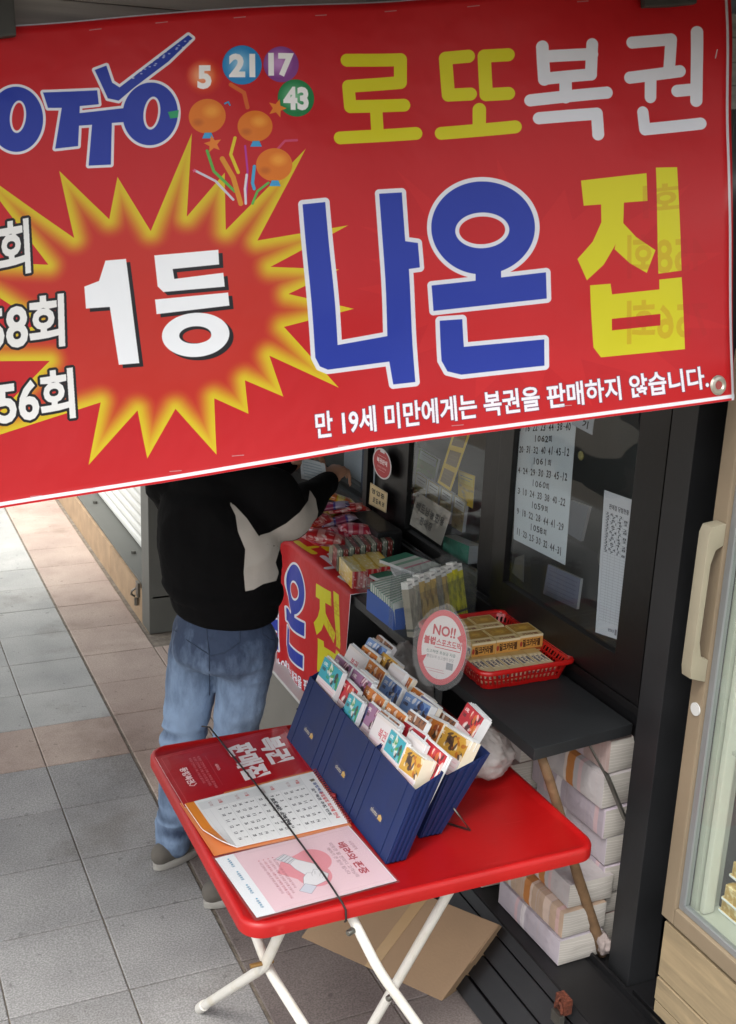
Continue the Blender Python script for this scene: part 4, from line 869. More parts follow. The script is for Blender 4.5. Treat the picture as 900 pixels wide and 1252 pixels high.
def pinkart():
    c = Cv(0, 0, 300, 420, 3, 'dcbcc4'); c.rect(0, 0, 300, 3, 'e8e4e6')
    for x in (14, 286): c.rect(x-.5, 14, x+.5, 340, 'c9a4ac')
    c.ell(120, 170, 56, 50, 'd98a94'); c.ell(185, 200, 56, 50, 'd98a94'); c.poly([(70, 190), (230, 215), (140, 290), (95, 262)], 'd98a94')
    c.text('배려와 존중', (70, 48, 235, 76), 'a01f30', bold=.03); c.text('서로에게', (74, 28, 120, 40), '8b5a64', bold=0)
    c.text('따뜻한 말 한마디 고객님의', (60, 84, 240, 96), '7b5a64', bold=0); c.text('배려가 큰 힘이 됩니다', (80, 100, 220, 112), '7b5a64', bold=0)
    # two clasped hands, plain line drawing
    c.poly([(60, 236), (96, 214), (112, 240), (74, 268)], 'c8c8ce', out=1, ocol='55565e')
    for k in range(4): c.line([(64+k*9, 236-k*5.6), (80+k*9, 264-k*6)], 1.4, '4a4b54')
    c.poly([(96, 216), (138, 176), (168, 178), (190, 200), (176, 222), (140, 236), (112, 240)], 'd8d6d9', out=1, ocol='6a6a72')
    c.poly([(168, 176), (196, 160), (222, 178), (232, 214), (214, 244), (186, 232), (170, 214), (176, 200), (162, 190)], 'dad8db', out=1, ocol='6a6a72')
    for a, b in (((170, 190), (184, 196)), ((174, 202), (188, 206)), ((182, 178), (196, 188)), ((196, 170), (206, 184))): c.line([a, b], 1, '6a6a72')
    c.poly([(214, 240), (236, 216), (262, 244), (238, 268)], 'c3c6d2', out=1, ocol='6a6a72')
    for k, (y, w_) in enumerate(((268, 150), (282, 170), (296, 190), (310, 160))): c.ell(64, y+4, 2, 2, 'b03a48'); c.text('서로 존중하는 아름다운 판매점 문화를 만들어요', (72, y, 72+w_, y+8), '8b4a55' if k != 2 else '963040', bold=0)
    c.rect(0, 366, 300, 420, 'dfe2e6')
    for k in range(4): c.text('동행복권', (26+k*68, 384, 62+k*68, 393), '2f6f94', bold=.02); c.ell(20+k*68, 388, 3, 3, '2f86a8'); c.text('고객센터', (26+k*68, 398, 56+k*68, 403), '9ab', bold=0) if False else None
    return c
def flat(q4, z, cv, name, lab, lift=.0, curl=None, th=.0012, rough=.3, loc=None, coat=.35):
    """q4: photo pixels of the art's TL, TR, BR, BL corners, on the plane z"""
    q = [gz(x, y, z) for x, y in q4]
    o = obj(name, sheet(q, nx=14, ny=14, th=th, f=curl), [imgmat(name+'_print', cv, rough, coat=coat), M_whitepaper], loc=sum(q, V((0, 0, 0)))/4); return o
wav = lambda a, s_: (lambda p, u, v: p+V((0, 0, a*abs(nz(p, s_, 4)))))
o = flat([(350, 888), (385, 943), (226, 988), (190, 926)], ZT+.002, redart(), 'red_notice', '', curl=wav(.004, 6)); tag(o, 'red notice sheet with white lottery shop lettering taped at the far end of the table', 'notice')
def calcurl(p, u, v):
    z = .002+.004*abs(nz(p, 5, 1))
    d = max(0, (u-.55)*2)*max(0, (v-.86)*7); return p+V((.0, .0, z+.018*d))+V((.02, .02, 0))*d
o = flat([(383, 944), (426, 1006), (266, 1042), (226, 984)], ZT+.006, calart(), 'paper_calendar', '', curl=calcurl, th=.003); tag(o, 'white calendar sheets with an orange lower edge between the red notice and pink poster', 'calendar')
fl_ = obj('orange_folder', MB().slab([gz(385, 941, ZT+.0032), gz(430, 1010, ZT+.0032), gz(262, 1046, ZT+.0032), gz(220, 982, ZT+.0032)], (0, 0, 1), .0018), mat('orange_plastic_folder', 'cf7a45', .3, coat=.4), loc=gz(325, 1000, ZT)); tag(fl_, 'thin orange plastic folder showing round the calendar edges', 'folder')
o = flat([(426, 1010), (485, 1077), (314, 1122), (263, 1050)], ZT+.004, pinkart(), 'pink_poster', '', curl=wav(.003, 5)); tag(o, 'pink poster of two clasped hands under clear film at the near corner of the table', 'poster')
fl_ = obj('clear_film', MB().slab([gz(427, 1007, ZT+.0095), gz(489, 1078, ZT+.0095), gz(312, 1126, ZT+.0095), gz(259, 1048, ZT+.0095)], (0, 0, 1), .0006), glassmat('glossy_film', (.98, .98, .98), .03, .06), o)
sp = MB(); a, b = gz(384, 941, ZT+.012), gz(428, 1005, ZT+.012)
for k in range(26):
    c_ = a.lerp(b, (k+.5)/26); d_2 = (b-a).normalized(); o_2 = V((-d_2.y, d_2.x, 0)); sp.tube([c_+o_2*.006*math.cos(t)+V((0, 0, .005*math.sin(t)))+d_2*.0015*t/6 for t in np.linspace(0, 6, 9)], .0011, 5)
sp.tube([a.lerp(b, .5), a.lerp(b, .53)+V((.006, 0, .003)), a.lerp(b, .56)+V((.002, 0, .002))], .0055, 8)
obj('coil_binding', sp, mat('red_coil', '8a2326', .4), bpy.data.objects['paper_calendar'], smooth=True)
# black cord tied over the table
cord = []
for (x, y, z) in ((247, 888, ZT-.01), (256, 889, ZT+.006), (276, 914, ZT+.012), (310, 955, ZT+.014), (352, 1010, ZT+.014), (395, 1068, ZT+.012), (418, 1103, ZT+.006)): cord.append(gz(x, y, z))
e_ = cord[-1]; cord += [V((e_.x+.004, TY0-.004, ZT-.006)), V((e_.x+.006, TY0-.005, ZT-.036)), V((e_.x+.01, TY0+.01, ZT-.05))]
tag(obj('cord', MB().tube(cord, .0026, 6), mat('black_cord', '221d1c', .8), loc=cord[3], smooth=True), 'thin black cord stretched across the table over the papers', 'cord')
# ================================================================== BLUE SLIP TRAYS
M_navy = mat('navy_card', '102250', .5, var=.12, vscale=10, bump=.05, bscale=40, spec=.4)
lean = V((.075, 0, .187)).normalized(); tn_ = V((-lean.z, 0, lean.x))           # up the leaning wall, and out toward the street
def logoart():
    c = Cv(0, 0, 60, 20, 5, '102250'); c.text('olotto', (4, 5, 34, 15), '9c9484', bold=.03); c.poly([(38, 8), (46, 3), (55, 8), (53, 16), (40, 16)], 'b08a3a'); c.line([(38, 16), (45, 6), (55, 14)], 1.4, 'a9a08c'); return c
M_lg = imgmat('tray_emblem', logoart(), .45)
def tray(F0, F1, B0, B1, y0, nmod, lab, logos=True, dy=.24):
    """F0-F1: foot and rim (x, z) of the street wall; B0-B1 the same for the rear wall"""
    t = thing('slip_tray', lab, 'tray', (F0[0], y0, ZT), 'navy slip trays on the red table')
    F0, F1, B0, B1 = [V((p[0], 0, p[1])) for p in (F0, F1, B0, B1)]; fu = (F1-F0).normalized(); fn = V((-fu.z, 0, fu.x)); bu = (B1-B0).normalized(); bn_ = V((bu.z, 0, -bu.x))
    for k in range(nmod):
        a = y0+k*dy+.002; b = y0+(k+1)*dy-.002; Y = lambda y: V((0, y, 0))
        md = obj('tray_module', MB().prism([F0+Y(a), F0-fn*.003+Y(a), F1-fn*.003+Y(a), F1+Y(a)], (0, b-a, 0)).prism([B0+Y(a), B0+bn_*.003+Y(a), B1+bn_*.003+Y(a), B1+Y(a)], (0, b-a, 0)).prism([F0-fn*.004+Y(a), B0+Y(a), B0+V((0, 0, .003))+Y(a), F0-fn*.004+V((0, 0, .003))+Y(a)], (0, b-a, 0)), M_navy, t)
        for e in ((a, a+.003), (b-.003, b)):
            pf = [F0-fn*.0031, B0-bn_*.0001, B1-bn_*.0001-bu*.001, F1-fn*.0031-fu*.001]
            obj('end_wall', MB().prism([p+Y(e[0]) for p in pf], (0, e[1]-e[0], 0)), M_navy, md)
        L = (F1-F0).length
        for f in (.16, .84):
            y = a+(b-a)*f; q = [F0+fu*.002+fn*.0014, F0+fu*.002, F1-fu*.002, F1-fu*.002+fn*.0014]
            obj('crease', MB().prism([p+Y(y) for p in q], (0, .005, 0)), M_navy, md)
        if logos:
            yc = a+(b-a)*.5; q = [F0+fu*.088+fn*.0008+Y(yc+.038), F0+fu*.088+fn*.0008+Y(yc-.038), F0+fu*.063+fn*.0008+Y(yc-.038), F0+fu*.063+fn*.0008+Y(yc+.038)]
            obj('emblem', sheet(q, nx=1, ny=1), M_lg, md)
    for d in (.06, .3, .54, .78):          # ridges of the near end
        p0_, p1_ = F0.lerp(B0, d), F1.lerp(B1, d); w0, w1 = (B0-F0)*.13, (B1-F1)*.13
        obj('fold_ridge', MB().prism([p+V((0, y0-.0015, 0)) for p in (p0_+V((0, 0, .002)), p0_+w0+V((0, 0, .002)), p1_+w1-fu*.004, p1_-fu*.004)], (0, .0032, 0)), M_navy, t, bevel=.001)
    return t
tray((1.168, .701), (1.240, .897), (1.222, .701), (1.316, .932), 2.318, 3, 'front navy card tray of lottery slips with small gold emblems on the red table')
tray((1.303, .701), (1.371, .872), (1.364, .701), (1.497, .914), 2.395, 3, 'rear navy card tray of lottery slips nearer the kiosk shelf', logos=False)
obj_e = obj('wire_easel', MB().tube([V((1.30, 2.56, .704)), V((1.445, 2.38, .704)), V((1.39, 2.38, .78))], .0028, 6), M_steel, loc=(1.4, 2.4, .7), smooth=True); tag(obj_e, 'thin bent wire stand poking out behind the navy slip trays', 'stand')
# lottery slip bundles
def slipart(col, acc, seed, plain=False):
    r_ = np.random.RandomState(seed); c = Cv(0, 0, 60, 90, 3, 'dcd6d6')
    c.rect(3, 26, 57, 88, 'e0cdd0')
    for y in range(30, 86, 5): c.line([(6, y), (54, y)], .6, 'd9a4ac')
    if plain: c.text('복권', (20, 12, 42, 24), 'c4606a', bold=.02); c.rect(0, 0, 60, 4, 'd8d0cc')
    else:
        c.rect(0, 0, 60, 25, col)
        for i in range(26): c.ell(24+34*r_.rand(), 3+20*r_.rand(), 2+4*r_.rand(), 1.5+3*r_.rand(), [acc, col, 'e8e0d8', '3a2a2a'][r_.randint(4)], a=.75, rot=r_.rand()*3)
        c.text('스피또', (4, 4, 17, 9), 'f0ece4', bold=.04); c.text('1000', (4, 11, 15, 15), '3c2a2a', bold=.03)
    return c
KIN = {'teal': ('3d9fae', '3f8a3c'), 'red': ('b42530', 'd9772f'), 'purple': ('9a6f8e', '7a2348'), 'orange': ('c9772c', 'a3481f'), 'blue': ('6f8fc0', '2a4a8e'), 'indigo': ('7378a0', '2a2f66'), 'crimson': ('a81e2c', '5e1018'), 'amber': ('c99a3c', 'a85a22'), 'brown': ('8a5a3c', '3a2a22')}
SM = {k: imgmat('slip_'+k, slipart(a, b, i+3), .45) for i, (k, (a, b)) in enumerate(KIN.items())}; SM['plain'] = imgmat('slip_plain', slipart('', '', 1, True), .5)
colr = {'teal': 'teal and green', 'red': 'bright red', 'purple': 'mauve', 'orange': 'orange', 'blue': 'pale blue', 'indigo': 'indigo', 'crimson': 'dark crimson', 'amber': 'amber', 'brown': 'brown', 'plain': 'plain white and pink'}
# row, header far corner px, header near corner px, kind, thickness of the bundle
SL = [(0, 397.3, 802.7, 419.3, 822.7, 'teal', .012), (.45, 420.7, 828, 438, 845.3, 'red', .014), (0, 427.3, 847.3, 443, 860, 'teal', .008), (.5, 438, 850, 451, 866, 'indigo', .02), (.15, 462, 871, 487, 891, 'plain', .012), (.35, 466, 868, 489, 886, 'brown', .014), (0, 478.7, 891.3, 497, 909, 'teal', .01), (.1, 491, 908, 519, 929, 'amber', .04),
      (1, 412, 800, 431, 816, 'purple', .018), (1, 432.7, 817.3, 455, 836, 'purple', .02), (1, 448.7, 837.3, 471, 856, 'orange', .02), (1, 474.7, 858.7, 496.7, 876, 'orange', .02), (1, 490, 878.7, 520.7, 900, 'crimson', .016), (1, 513.4, 913.8, 537.5, 936, 'crimson', .006), (1.05, 522, 903, 547, 925, 'red', .017),
      (2, 428, 787, 450, 806, 'plain', .016), (2, 452, 806, 471, 822.7, 'orange', .018), (2, 471.3, 825.3, 492, 842, 'blue', .018), (2, 496.7, 845.3, 527, 864, 'blue', .024), (2, 512.7, 870, 543, 885, 'orange', .02), (2.15, 540.7, 886.5, 579.5, 910.7, 'amber', .036),
      (3, 451.3, 779.3, 474, 794.7, 'blue', .012), (3, 468.7, 796.7, 488.7, 813.3, 'amber', .02), (3, 488.7, 820, 504.7, 830.7, 'orange', .02), (3, 505.3, 840, 528.7, 856, 'orange', .02), (3, 533, 866, 557.8, 883.4, 'brown', .02),
      (1.2, 441, 818, 458, 832, 'plain', .01), (1.2, 500, 868, 522, 884, 'brown', .012), (.5, 452, 858, 470, 874, 'purple', .014), (2.5, 444, 789, 462, 803, 'orange', .012), (2.5, 516, 850, 536, 866, 'indigo', .012), (2.6, 478, 811, 496, 824, 'plain', .012), (.6, 500, 894, 520, 911, 'plain', .012),
      (3.5, 462, 776, 480.7, 792, 'brown', .014), (3.2, 571.8, 858.6, 592, 878.8, 'red', .03)]
pos_words = ['front row', 'front row', 'second row', 'third row', 'rear row']
from collections import defaultdict
cnt = defaultdict(int); seen_lab = {}
for i, (row, xa, ya, xb, yb, kd, th) in enumerate(SL):
    th = max(th, .017)
    if row < 1.9: X0 = 1.178+row*.026; lean = V((.073+.02*row, 0, .2)).normalized()
    else: X0 = 1.318+(row-2)*.02; lean = V((.088+.026*(row-2), 0, .2)).normalized()
    tn_ = V((-lean.z, 0, lean.x)); p0_ = V((X0, 2.7, ZT)); n_ = tn_
    A = gp(xa, ya, p0_, n_); B = gp(xb, yb, p0_, n_); lim = (2.318 if row < 1.9 else 2.395)+.006; A.y += max(0, lim-B.y); B.y = max(B.y, lim); ymid = (A.y+B.y)/2; wd = max(.085, abs(A.y-B.y)); top = A.lerp(B, .5)
    up = lean; hlen = (top.z-(ZT+.012))/lean.z; hh = min(.215, hlen)
    jit = random.uniform(-.03, .03); ea = (B-A).normalized()
    TL = A; TR = B; BR = B-up*hh; BL = A-up*hh
    mb = sheet([TL, TR, BR, BL], nx=1, ny=1); bk_ = len(mb.v); off = -tn_*th
    mb.v += [tuple(p+off) for p in (TL, TR, BR, BL)]; F = [0, 1, 3, 2]    # sheet order: TL, TR, BL, BR
    a0, a1, a2, a3 = 0, 1, 3, 2
    mb.f += [(a1, a0, bk_, bk_+1), (a2, a1, bk_+1, bk_+2), (a0, a3, bk_+3, bk_), (bk_, bk_+3, bk_+2, bk_+1)]; mb.m += [1, 1, 1, 1]
    rw = int(round(row)) if row < 2.9 else (3 if row < 3.3 else 4)
    k_ = (rw, kd); cnt[k_] += 1
    wor = ['front row', 'second row', 'third row', 'fourth row', 'rearmost row'][rw]
    lab = '%s lottery slip bundle in the %s of the navy trays' % (colr[kd], wor)
    seen_lab.setdefault(lab, []).append(i)
    o = obj('slip_bundle', mb, [SM[kd], M_cream if kd in ('amber', 'indigo', 'orange') else M_whitepaper], loc=BL)
    tag(o, lab, 'lottery slips', 'lottery slip bundles in the navy trays'); o['_i'] = i
    # loose slips of the bundle, slightly fanned
    if th > .01:
        for k in range(min(4, int(th/.005))):
            d = -tn_*(th*(k+1)/(min(4, int(th/.005))+1)); j = V((0, random.uniform(-.003, .003), 0))+up*random.uniform(.001, .006)
            obj('slip', MB().slab([TL+d+j, TR+d+j, TR+d+j-up*.03, TL+d+j-up*.03], tn_, .0007), M_whitepaper, o)
names = {2: ['farther', 'nearer'], 3: ['farthest', 'middle', 'nearest'], 4: ['farthest', 'second farthest', 'second nearest', 'nearest'], 5: ['farthest', 'second farthest', 'middle', 'second nearest', 'nearest']}
for o in [x for x in bpy.data.objects if '_i' in x.keys()]:
    l_ = seen_lab[o['label']]
    l_ = sorted(l_, key=lambda i_: SL[i_][1])
    if len(l_) > 1: o['newlab'] = names[len(l_)][l_.index(o['_i'])]+' '+o['label']
for o in [x for x in bpy.data.objects if '_i' in x.keys()]:
    if 'newlab' in o.keys(): o['label'] = o['newlab']; del o['newlab']
    del o['_i']
# crumpled white bag behind the trays
def blob(c_, r_, seed, n1=40, n2=20, amp=.25, zmin=None):
    mb = MB()
    for j in range(n2+1):
        for i in range(n1):
            t = math.pi*j/n2; a = 2*math.pi*i/n1; d = V((math.sin(t)*math.cos(a), math.sin(t)*math.sin(a), math.cos(t)))
            s_ = 1+amp*nz(d, 1.6, seed)+amp*.6*abs(nz(d, 4.5, seed+5))-amp*.25*abs(nz(d, 9, seed+9)); p = V((c_[0]+d.x*r_[0]*s_, c_[1]+d.y*r_[1]*s_, c_[2]+d.z*r_[2]*s_))
            if zmin is not None: p.z = max(p.z, zmin)
            mb.v.append(tuple(p))
    for j in range(n2):
        for i in range(n1): mb.f.append((j*n1+i, j*n1+(i+1) % n1, (j+1)*n1+(i+1) % n1, (j+1)*n1+i)); mb.m.append(0)
    return mb
M_bag = mat('milky_plastic_bag', 'bdb6b2', .28, var=.04, vscale=7, bump=.7, bscale=14, trans=.35)
tag(obj('plastic_bag', blob((1.615, 2.655, .775), (.10, .12, .078), 3, 80, 44, .17, ZT+.002), M_bag, loc=(1.62, 2.66, .7), smooth=True), 'crumpled milky plastic bag on the red table below the dark shelf', 'bag')
tag(obj('plastic_bag', blob((1.60, 3.12, .80), (.07, .14, .10), 8, 60, 30, .35), mat('clear_grey_bag', '8d8a86', .3, bump=.3, bscale=22, trans=.45), loc=(1.6, 3.1, .8), smooth=True), 'clear grey plastic wrap hanging under the shelf beside the draped banner', 'bag')
# ================================================================== UNDER THE TABLE AND SHELF
# cardboard box lying tilted
M_card = mat('brown_cardboard', '8c7358', .8, var=.07, vscale=6, bump=.08, bscale=120)
P1, P0 = gz(540, 1224, .0), gz(368, 1146, .0)
ed = (P0-P1).normalized(); P2 = gp(609, 1130, P1, V((ed.y, -ed.x, 0)).cross(ed).cross(ed)) if False else gy(609, 1130, 2.60)
up_ = (P2-P1); dep = ed.cross(up_).normalized()
if dep.y < 0: dep = -dep
mb = MB(); P3 = P0+up_
mb.prism([P1, P2, P3, P0], dep*.24)
bx_ = thing('cardboard_box', 'plain brown cardboard box tipped on edge beneath the red table', 'box', P1)
obj('box_body', mb, M_card, bx_, bevel=.003)
mb = MB(); mb.slab([P2-up_*.002+dep*.0, P2+dep*.12, P3+dep*.12, P3], up_.normalized(), .003); obj('flap', mb, M_card, bx_)
mb = MB(); q_ = [P1.lerp(P0, .46)-dep*.0012, P1.lerp(P0, .53)-dep*.0012]; mb.prism([q_[0], q_[1], q_[1]+up_, q_[0]+up_], dep*.001); obj('packing_tape', mb, mat('packing_tape', 'a38863', .25, coat=.4), bx_)
mb = MB(); e3 = (P1-P2).normalized(); nn3 = up_.cross(dep).normalized(); mb.prism([P2+dep*.002, P2+dep*.11, P2+dep*.13-up_*.5, P2+dep*.004-up_*.5], -ed*.0035); obj('side_flap', mb, M_card, bx_)
# paper bundles
def bundart(seed, tape=True, tint='d0c2bd'):
    r_ = np.random.RandomState(seed); c = Cv(0, 0, 100, 60, 2, tint)
    for k in range(r_.randint(2, 5)): x = 100*r_.rand(); c.rect(x, 0, x+3+9*r_.rand(), 60, ['c7a3a4', 'cbccd4', 'd6c3b6', 'bfb4bf', 'd9d4d2'][r_.randint(5)], a=.7)
    for k in range(9): x = 100*r_.rand(); c.line([(x, 0), (x, 60)], .5, 'b3a6a6', a=.7)
    if tape: x = 40+25*r_.rand(); c.rect(x, 0, x+9, 60, 'b0723a')
    return c
BM = [imgmat('bundle_wrap_%s' % w_, bundart(i, t, c_), .6, bump=.5, bscale=14) for i, (w_, t, c_) in enumerate((('taped', True, 'a8958f'), ('striped', False, 'aba3aa'), ('pinkish', False, 'aa938e'), ('pale_taped', True, 'aea8a8'), ('tan', True, 'b09883'), ('mauve', False, 'a0969f')))]
M_bend = imgmat('bundle_end', (lambda c: ([c.line([(0, y), (60, y+2*rng.randn())], .5, 'c5bfb9') for y in range(4, 30, 3)], c)[1])(Cv(0, 0, 60, 30, 3, 'aba69e')), .7)
bun_pos = ['bottom', 'second', 'third', 'fourth', 'fifth', 'sixth', 'top']
def bundle(x, y, z, dx, dy, dz, rz, mi, lab, tilt=0.):
    mb = MB(); c_, s_ = math.cos(rz), math.sin(rz); n_ = 7
    def W(a, b, h): bl_ = h*tilt; return V((x+a*c_-b*s_, y+a*s_+b*c_, z+h+bl_*0+b*tilt))
    A, B = dx/2, dy/2; sg = len(bpy.data.objects)*.37
    def grid(f, mt, uv=lambda u, v: (u, v)):
        b = len(mb.v)
        for j in range(n_+1):
            for i in range(n_+1):
                u, v = i/n_, j/n_; p = f(u, v); mb.uv[len(mb.v)] = uv(u, v); mb.v.append(tuple(p))
        for j in range(n_):
            for i in range(n_): q = b+j*(n_+1)+i; mb.f.append((q, q+1, q+n_+2, q+n_+1)); mb.m.append(mt)
    e = lambda u: (u*2-1)
    bul = lambda u, v: .006*(1-e(u)**4)*(1-e(v)**4)+.003*nz((x+u, y+v, z), 6, sg)*(1-e(u)**6)*(1-e(v)**6)
    grid(lambda u, v: W(A*e(v), -B+2*B*(1-u), dz+bul(u, v)), 0)                      # top
    grid(lambda u, v: W(-A-bul(u, v), B-2*B*u, dz*v), 0)                             # street side, wrap runs on
    grid(lambda u, v: W(-A+2*A*u, -B-bul(u, v), dz*v), 1)                             # near end
    grid(lambda u, v: W(A, -B+2*B*u, dz*v), 1); grid(lambda u, v: W(A-2*A*u, B, dz*v), 1); grid(lambda u, v: W(A-2*A*u, -B+2*B*v, 0), 1)
    return tag(obj('paper_bundle', mb, [BM[mi], M_bend], loc=(x, y, z), smooth=True, weld=False, autos=True), lab, 'paper bundle', 'wrapped paper bundles under the shelf')
# front pile near the panel edge, back pile against the wall, far pile
z = .186
for k, (x, y, h_, mi, rz) in enumerate(((1.845, 2.545, .082, 1, .02), (1.850, 2.55, .082, 4, .03), (1.875, 2.56, .075, 3, .00))):
    bundle(x, y, z, .15, .33, h_, rz, mi, ['bottom white striped', 'tan taped middle', 'white top'][k]+' paper bundle of the front pile below the table corner'); z += h_+.006
z = .186
for k, (x, y, h_, mi, rz) in enumerate(((2.03, 2.60, .10, 2, .0), (2.035, 2.60, .07, 1, .02), (2.03, 2.59, .085, 5, -.02), (2.02, 2.60, .09, 1, .03), (2.0, 2.60, .09, 5, .05), (1.985, 2.61, .10, 3, .07), (2.0, 2.62, .10, 0, .08), (2.04, 2.58, .06, 2, .0))):
    if z+h_ > .862: h_ = .855-z
    if h_ > .02: bundle(x, y, z, .19, .36, h_, rz, mi, ['bottom pinkish', 'second lowest striped', 'third lowest mauve', 'fourth striped', 'fifth mauve', 'sixth white taped', 'seventh tan taped', 'topmost'][k]+' paper bundle of the tall pile against the corner post', tilt=.02*(k > 3))
    z += h_+.006
z = .186
for k, (h_, mi) in enumerate(((.11, 5), (.10, 0), (.10, 1), (.10, 2), (.10, 3))):
    bundle(1.86+.02*k, 2.94, z, .2, .3, h_, -.04+.03*k, mi, ['lowest', 'second', 'third', 'fourth', 'top'][k]+' paper bundle of the far pile behind the cardboard box'); z += h_+.006
tag(obj('crumpled_paper', blob((1.915, 2.36, .235), (.022, .026, .03), 5, 30, 16, .5, .186), mat('grubby_paper', '857a76', .8), loc=(1.90, 2.36, .2), smooth=True), 'crumpled white paper scrap wedged at the foot of the wooden stick', 'paper')
# rusty padlock on a loop
pl = thing('rusty_padlock', 'rusty padlock hanging on the black base panel at the bottom edge', 'padlock', (1.66, 2.28, .1))
pc = gx(683, 1234, 1.672)
M_rst = mat('flaking_rust', '5a2c1c', .85, metal=.3, var=.4, vscale=70, bump=.6, bscale=160)
obj('shackle', MB().tube([pc+V((0, -.016*math.cos(a)*1.0, .02*math.sin(a)+.002)) for a in np.linspace(-.4, math.pi+.4, 14)], .0045, 8), M_rst, pl, smooth=True)
obj('hasp_loop', MB().tube([pc+V((.012*math.cos(a)+.004, -.0, .022+.016*math.sin(a))) for a in np.linspace(0, 2*math.pi, 16)], .004, 8).box(pc.x+.004, pc.y-.02, pc.z-.01, pc.x+.03, pc.y+.025, pc.z+.035), M_rst, pl, smooth=True, autos=True)
obj('lock_body', MB().box(pc.x-.01, pc.y-.022, pc.z-.045, pc.x+.008, pc.y+.02, pc.z-.008), M_steel, pl, bevel=.004)
# ================================================================== NOTES AND STOCK BEHIND THE WINDOWS
def onpane(q4, X, cv, name, lab, cat, rough=.7, th=.0008, curl=None, grp=None):
    q = [gx(x, y, X) for x, y in q4]
    o = obj(name, sheet(q, nx=6, ny=8, th=th, f=curl), [imgmat(name+'_print', cv, rough), M_whitepaper], loc=q[3]); return tag(o, lab, cat, grp)
def hand(c, x, y, w_, h_, s_, col='14151b', slope=0.):
    """uneven hand lettering"""
    n_ = len(s_); cw = w_/n_
    for k, ch in enumerate(s_):
        if ch == ' ': continue
        xx = x+k*cw+random.uniform(-.6, .6); yy = y+slope*k+random.uniform(-1, 1); sh_ = random.uniform(-1.2, 1.2)
        if ch in '.·-': c.line([(xx+cw*.3, yy+h_*.55), (xx+cw*(.35 if ch != '-' else .8), yy+h_*.55)], 1.6, col); continue
        if ch in '1ㅣ': c.line([(xx+cw*.45+sh_, yy), (xx+cw*.4, yy+h_)], 2.4, col); continue
        c.text(ch, [(xx+sh_, yy), (xx+cw*.82+sh_, yy+random.uniform(-1, 1)), (xx+cw*.8, yy+h_), (xx, yy+h_)], col, bold=.025)
LN = ['7.16.22.23.44.38-40', '1062회', '20.31.32.40.41.45-12', '1061회', '4.24.29.30.33.45-12', '1060회', '3.10.24.33.38.40-22', '1059회', '9.18.22.28.44.41-29', '1058회', '11.23.25.30.32.44-31']
def notesheet():
    c = Cv(0, 0, 200, 360, 2.2, 'ccd5da')
    for k, s_ in enumerate(LN):
        y = 34+k*29
        if k % 2 == 0: hand(c, 10, y, 176, 18, s_)
        else: hand(c, 62, y+1, 66, 16, s_)
    return c
onpane([(633, 505), (706, 497), (691, 691), (628, 659)], 2.006, notesheet(), 'number_note', 'long pale blue sheet of handwritten winning numbers inside the right window', 'note')
def tablesheet():
    c = Cv(0, 0, 120, 330, 2.4, 'd4d7dc'); c.text('판매점 당첨현황', (26, 26, 112, 38), '44464e', bold=.02)
    for k in range(38): c.line([(12, 52+k*6.6), (114, 52+k*6.6)], .5, '85878f', a=.8)
    for x in (12, 34, 46, 66, 90, 114): c.line([(x, 46), (x, 300)], .6, '7c7e86', a=.8)
    for k in range(14): c.text(['3 6 4 2', '2 7 1 8'][k % 2], (15, 46+k*6.6, 110 if k % 3 else 86, 51+k*6.6), '3a3c44', bold=.02)
    c.rect(92, 308, 102, 322, '3a3c42', a=.5); c.text('동행복권', (60, 310, 88, 318), '55575f', bold=.02); return c
onpane([(739, 599), (773, 611), (758, 783), (728, 773)], 2.0035, tablesheet(), 'result_table', 'narrow white printed table taped at the right edge of the right window', 'note')
def small1():
    c = Cv(0, 0, 60, 60, 3, 'a9b0b8'); hand(c, 20, 18, 20, 18, 'ㅂ'); hand(c, 30, 36, 20, 18, '기'); return c
onpane([(700, 497), (729, 494), (724, 532), (699, 519)], 2.004, small1(), 'corner_note', 'small white note cut off by the banner above the round gold seal', 'note')
def notecard():
    c = Cv(0, 0, 170, 110, 3, 'd2ccc0'); hand(c, 12, 26, 146, 28, '베트남농민용'); hand(c, 44, 64, 92, 26, '판매중.'); c.ell(10, 10, 3, 3, '3a3a44'); return c
onpane([(510, 601), (552, 627), (539, 667), (501, 641)], 2.034, notecard(), 'handwritten_card', 'grey white card with two handwritten lines in the middle window', 'note')
def tagcard():
    c = Cv(0, 0, 90, 80, 3, 'cdb88c'); c.line([(3, 3), (87, 3), (87, 77), (3, 77), (3, 3)], 1, '8a7a5c'); hand(c, 10, 14, 70, 20, '영업중'); hand(c, 18, 46, 62, 18, '로또복권'); return c
onpane([(453, 590), (474, 603), (472, 627), (451, 616)], 1.988, tagcard(), 'cream_tag', 'small cream tag with two written lines below the round red sticker', 'note')
def rsticker():
    c = Cv(0, 0, 100, 100, 3, 'c8c4c4'); c.ell(50, 50, 50, 50, 'cfcaca'); c.ell(50, 50, 45, 45, 'ad1822'); c.rect(38, 3, 62, 14, 'cfcaca'); c.text('복권판매', (22, 34, 78, 52), 'e6d6d6', bold=.04); c.text('인터넷 모바일', (26, 60, 74, 67), 'dca8a8', bold=.01); c.line([(30, 26), (70, 26)], 1.5, 'dca8a8'); c.line([(34, 74), (66, 74)], 1.2, 'dca8a8'); return c
cc = gx(467, 567, 1.987); mb = MB(); K = 32
for l in (0, 1):
    for k in range(K): a = 2*math.pi*k/K; mb.uv[len(mb.v)] = (.5-.5*math.cos(a), .5+.5*math.sin(a)); mb.v.append((cc.x+.0015*l, cc.y+.088*math.cos(a), cc.z+.062*math.sin(a)))
mb.f += [tuple(range(K)), tuple(reversed(range(K, 2*K)))]; mb.m += [0, 0]
for k in range(K): mb.f.append((k, K+k, K+(k+1) % K, (k+1) % K)); mb.m.append(0)
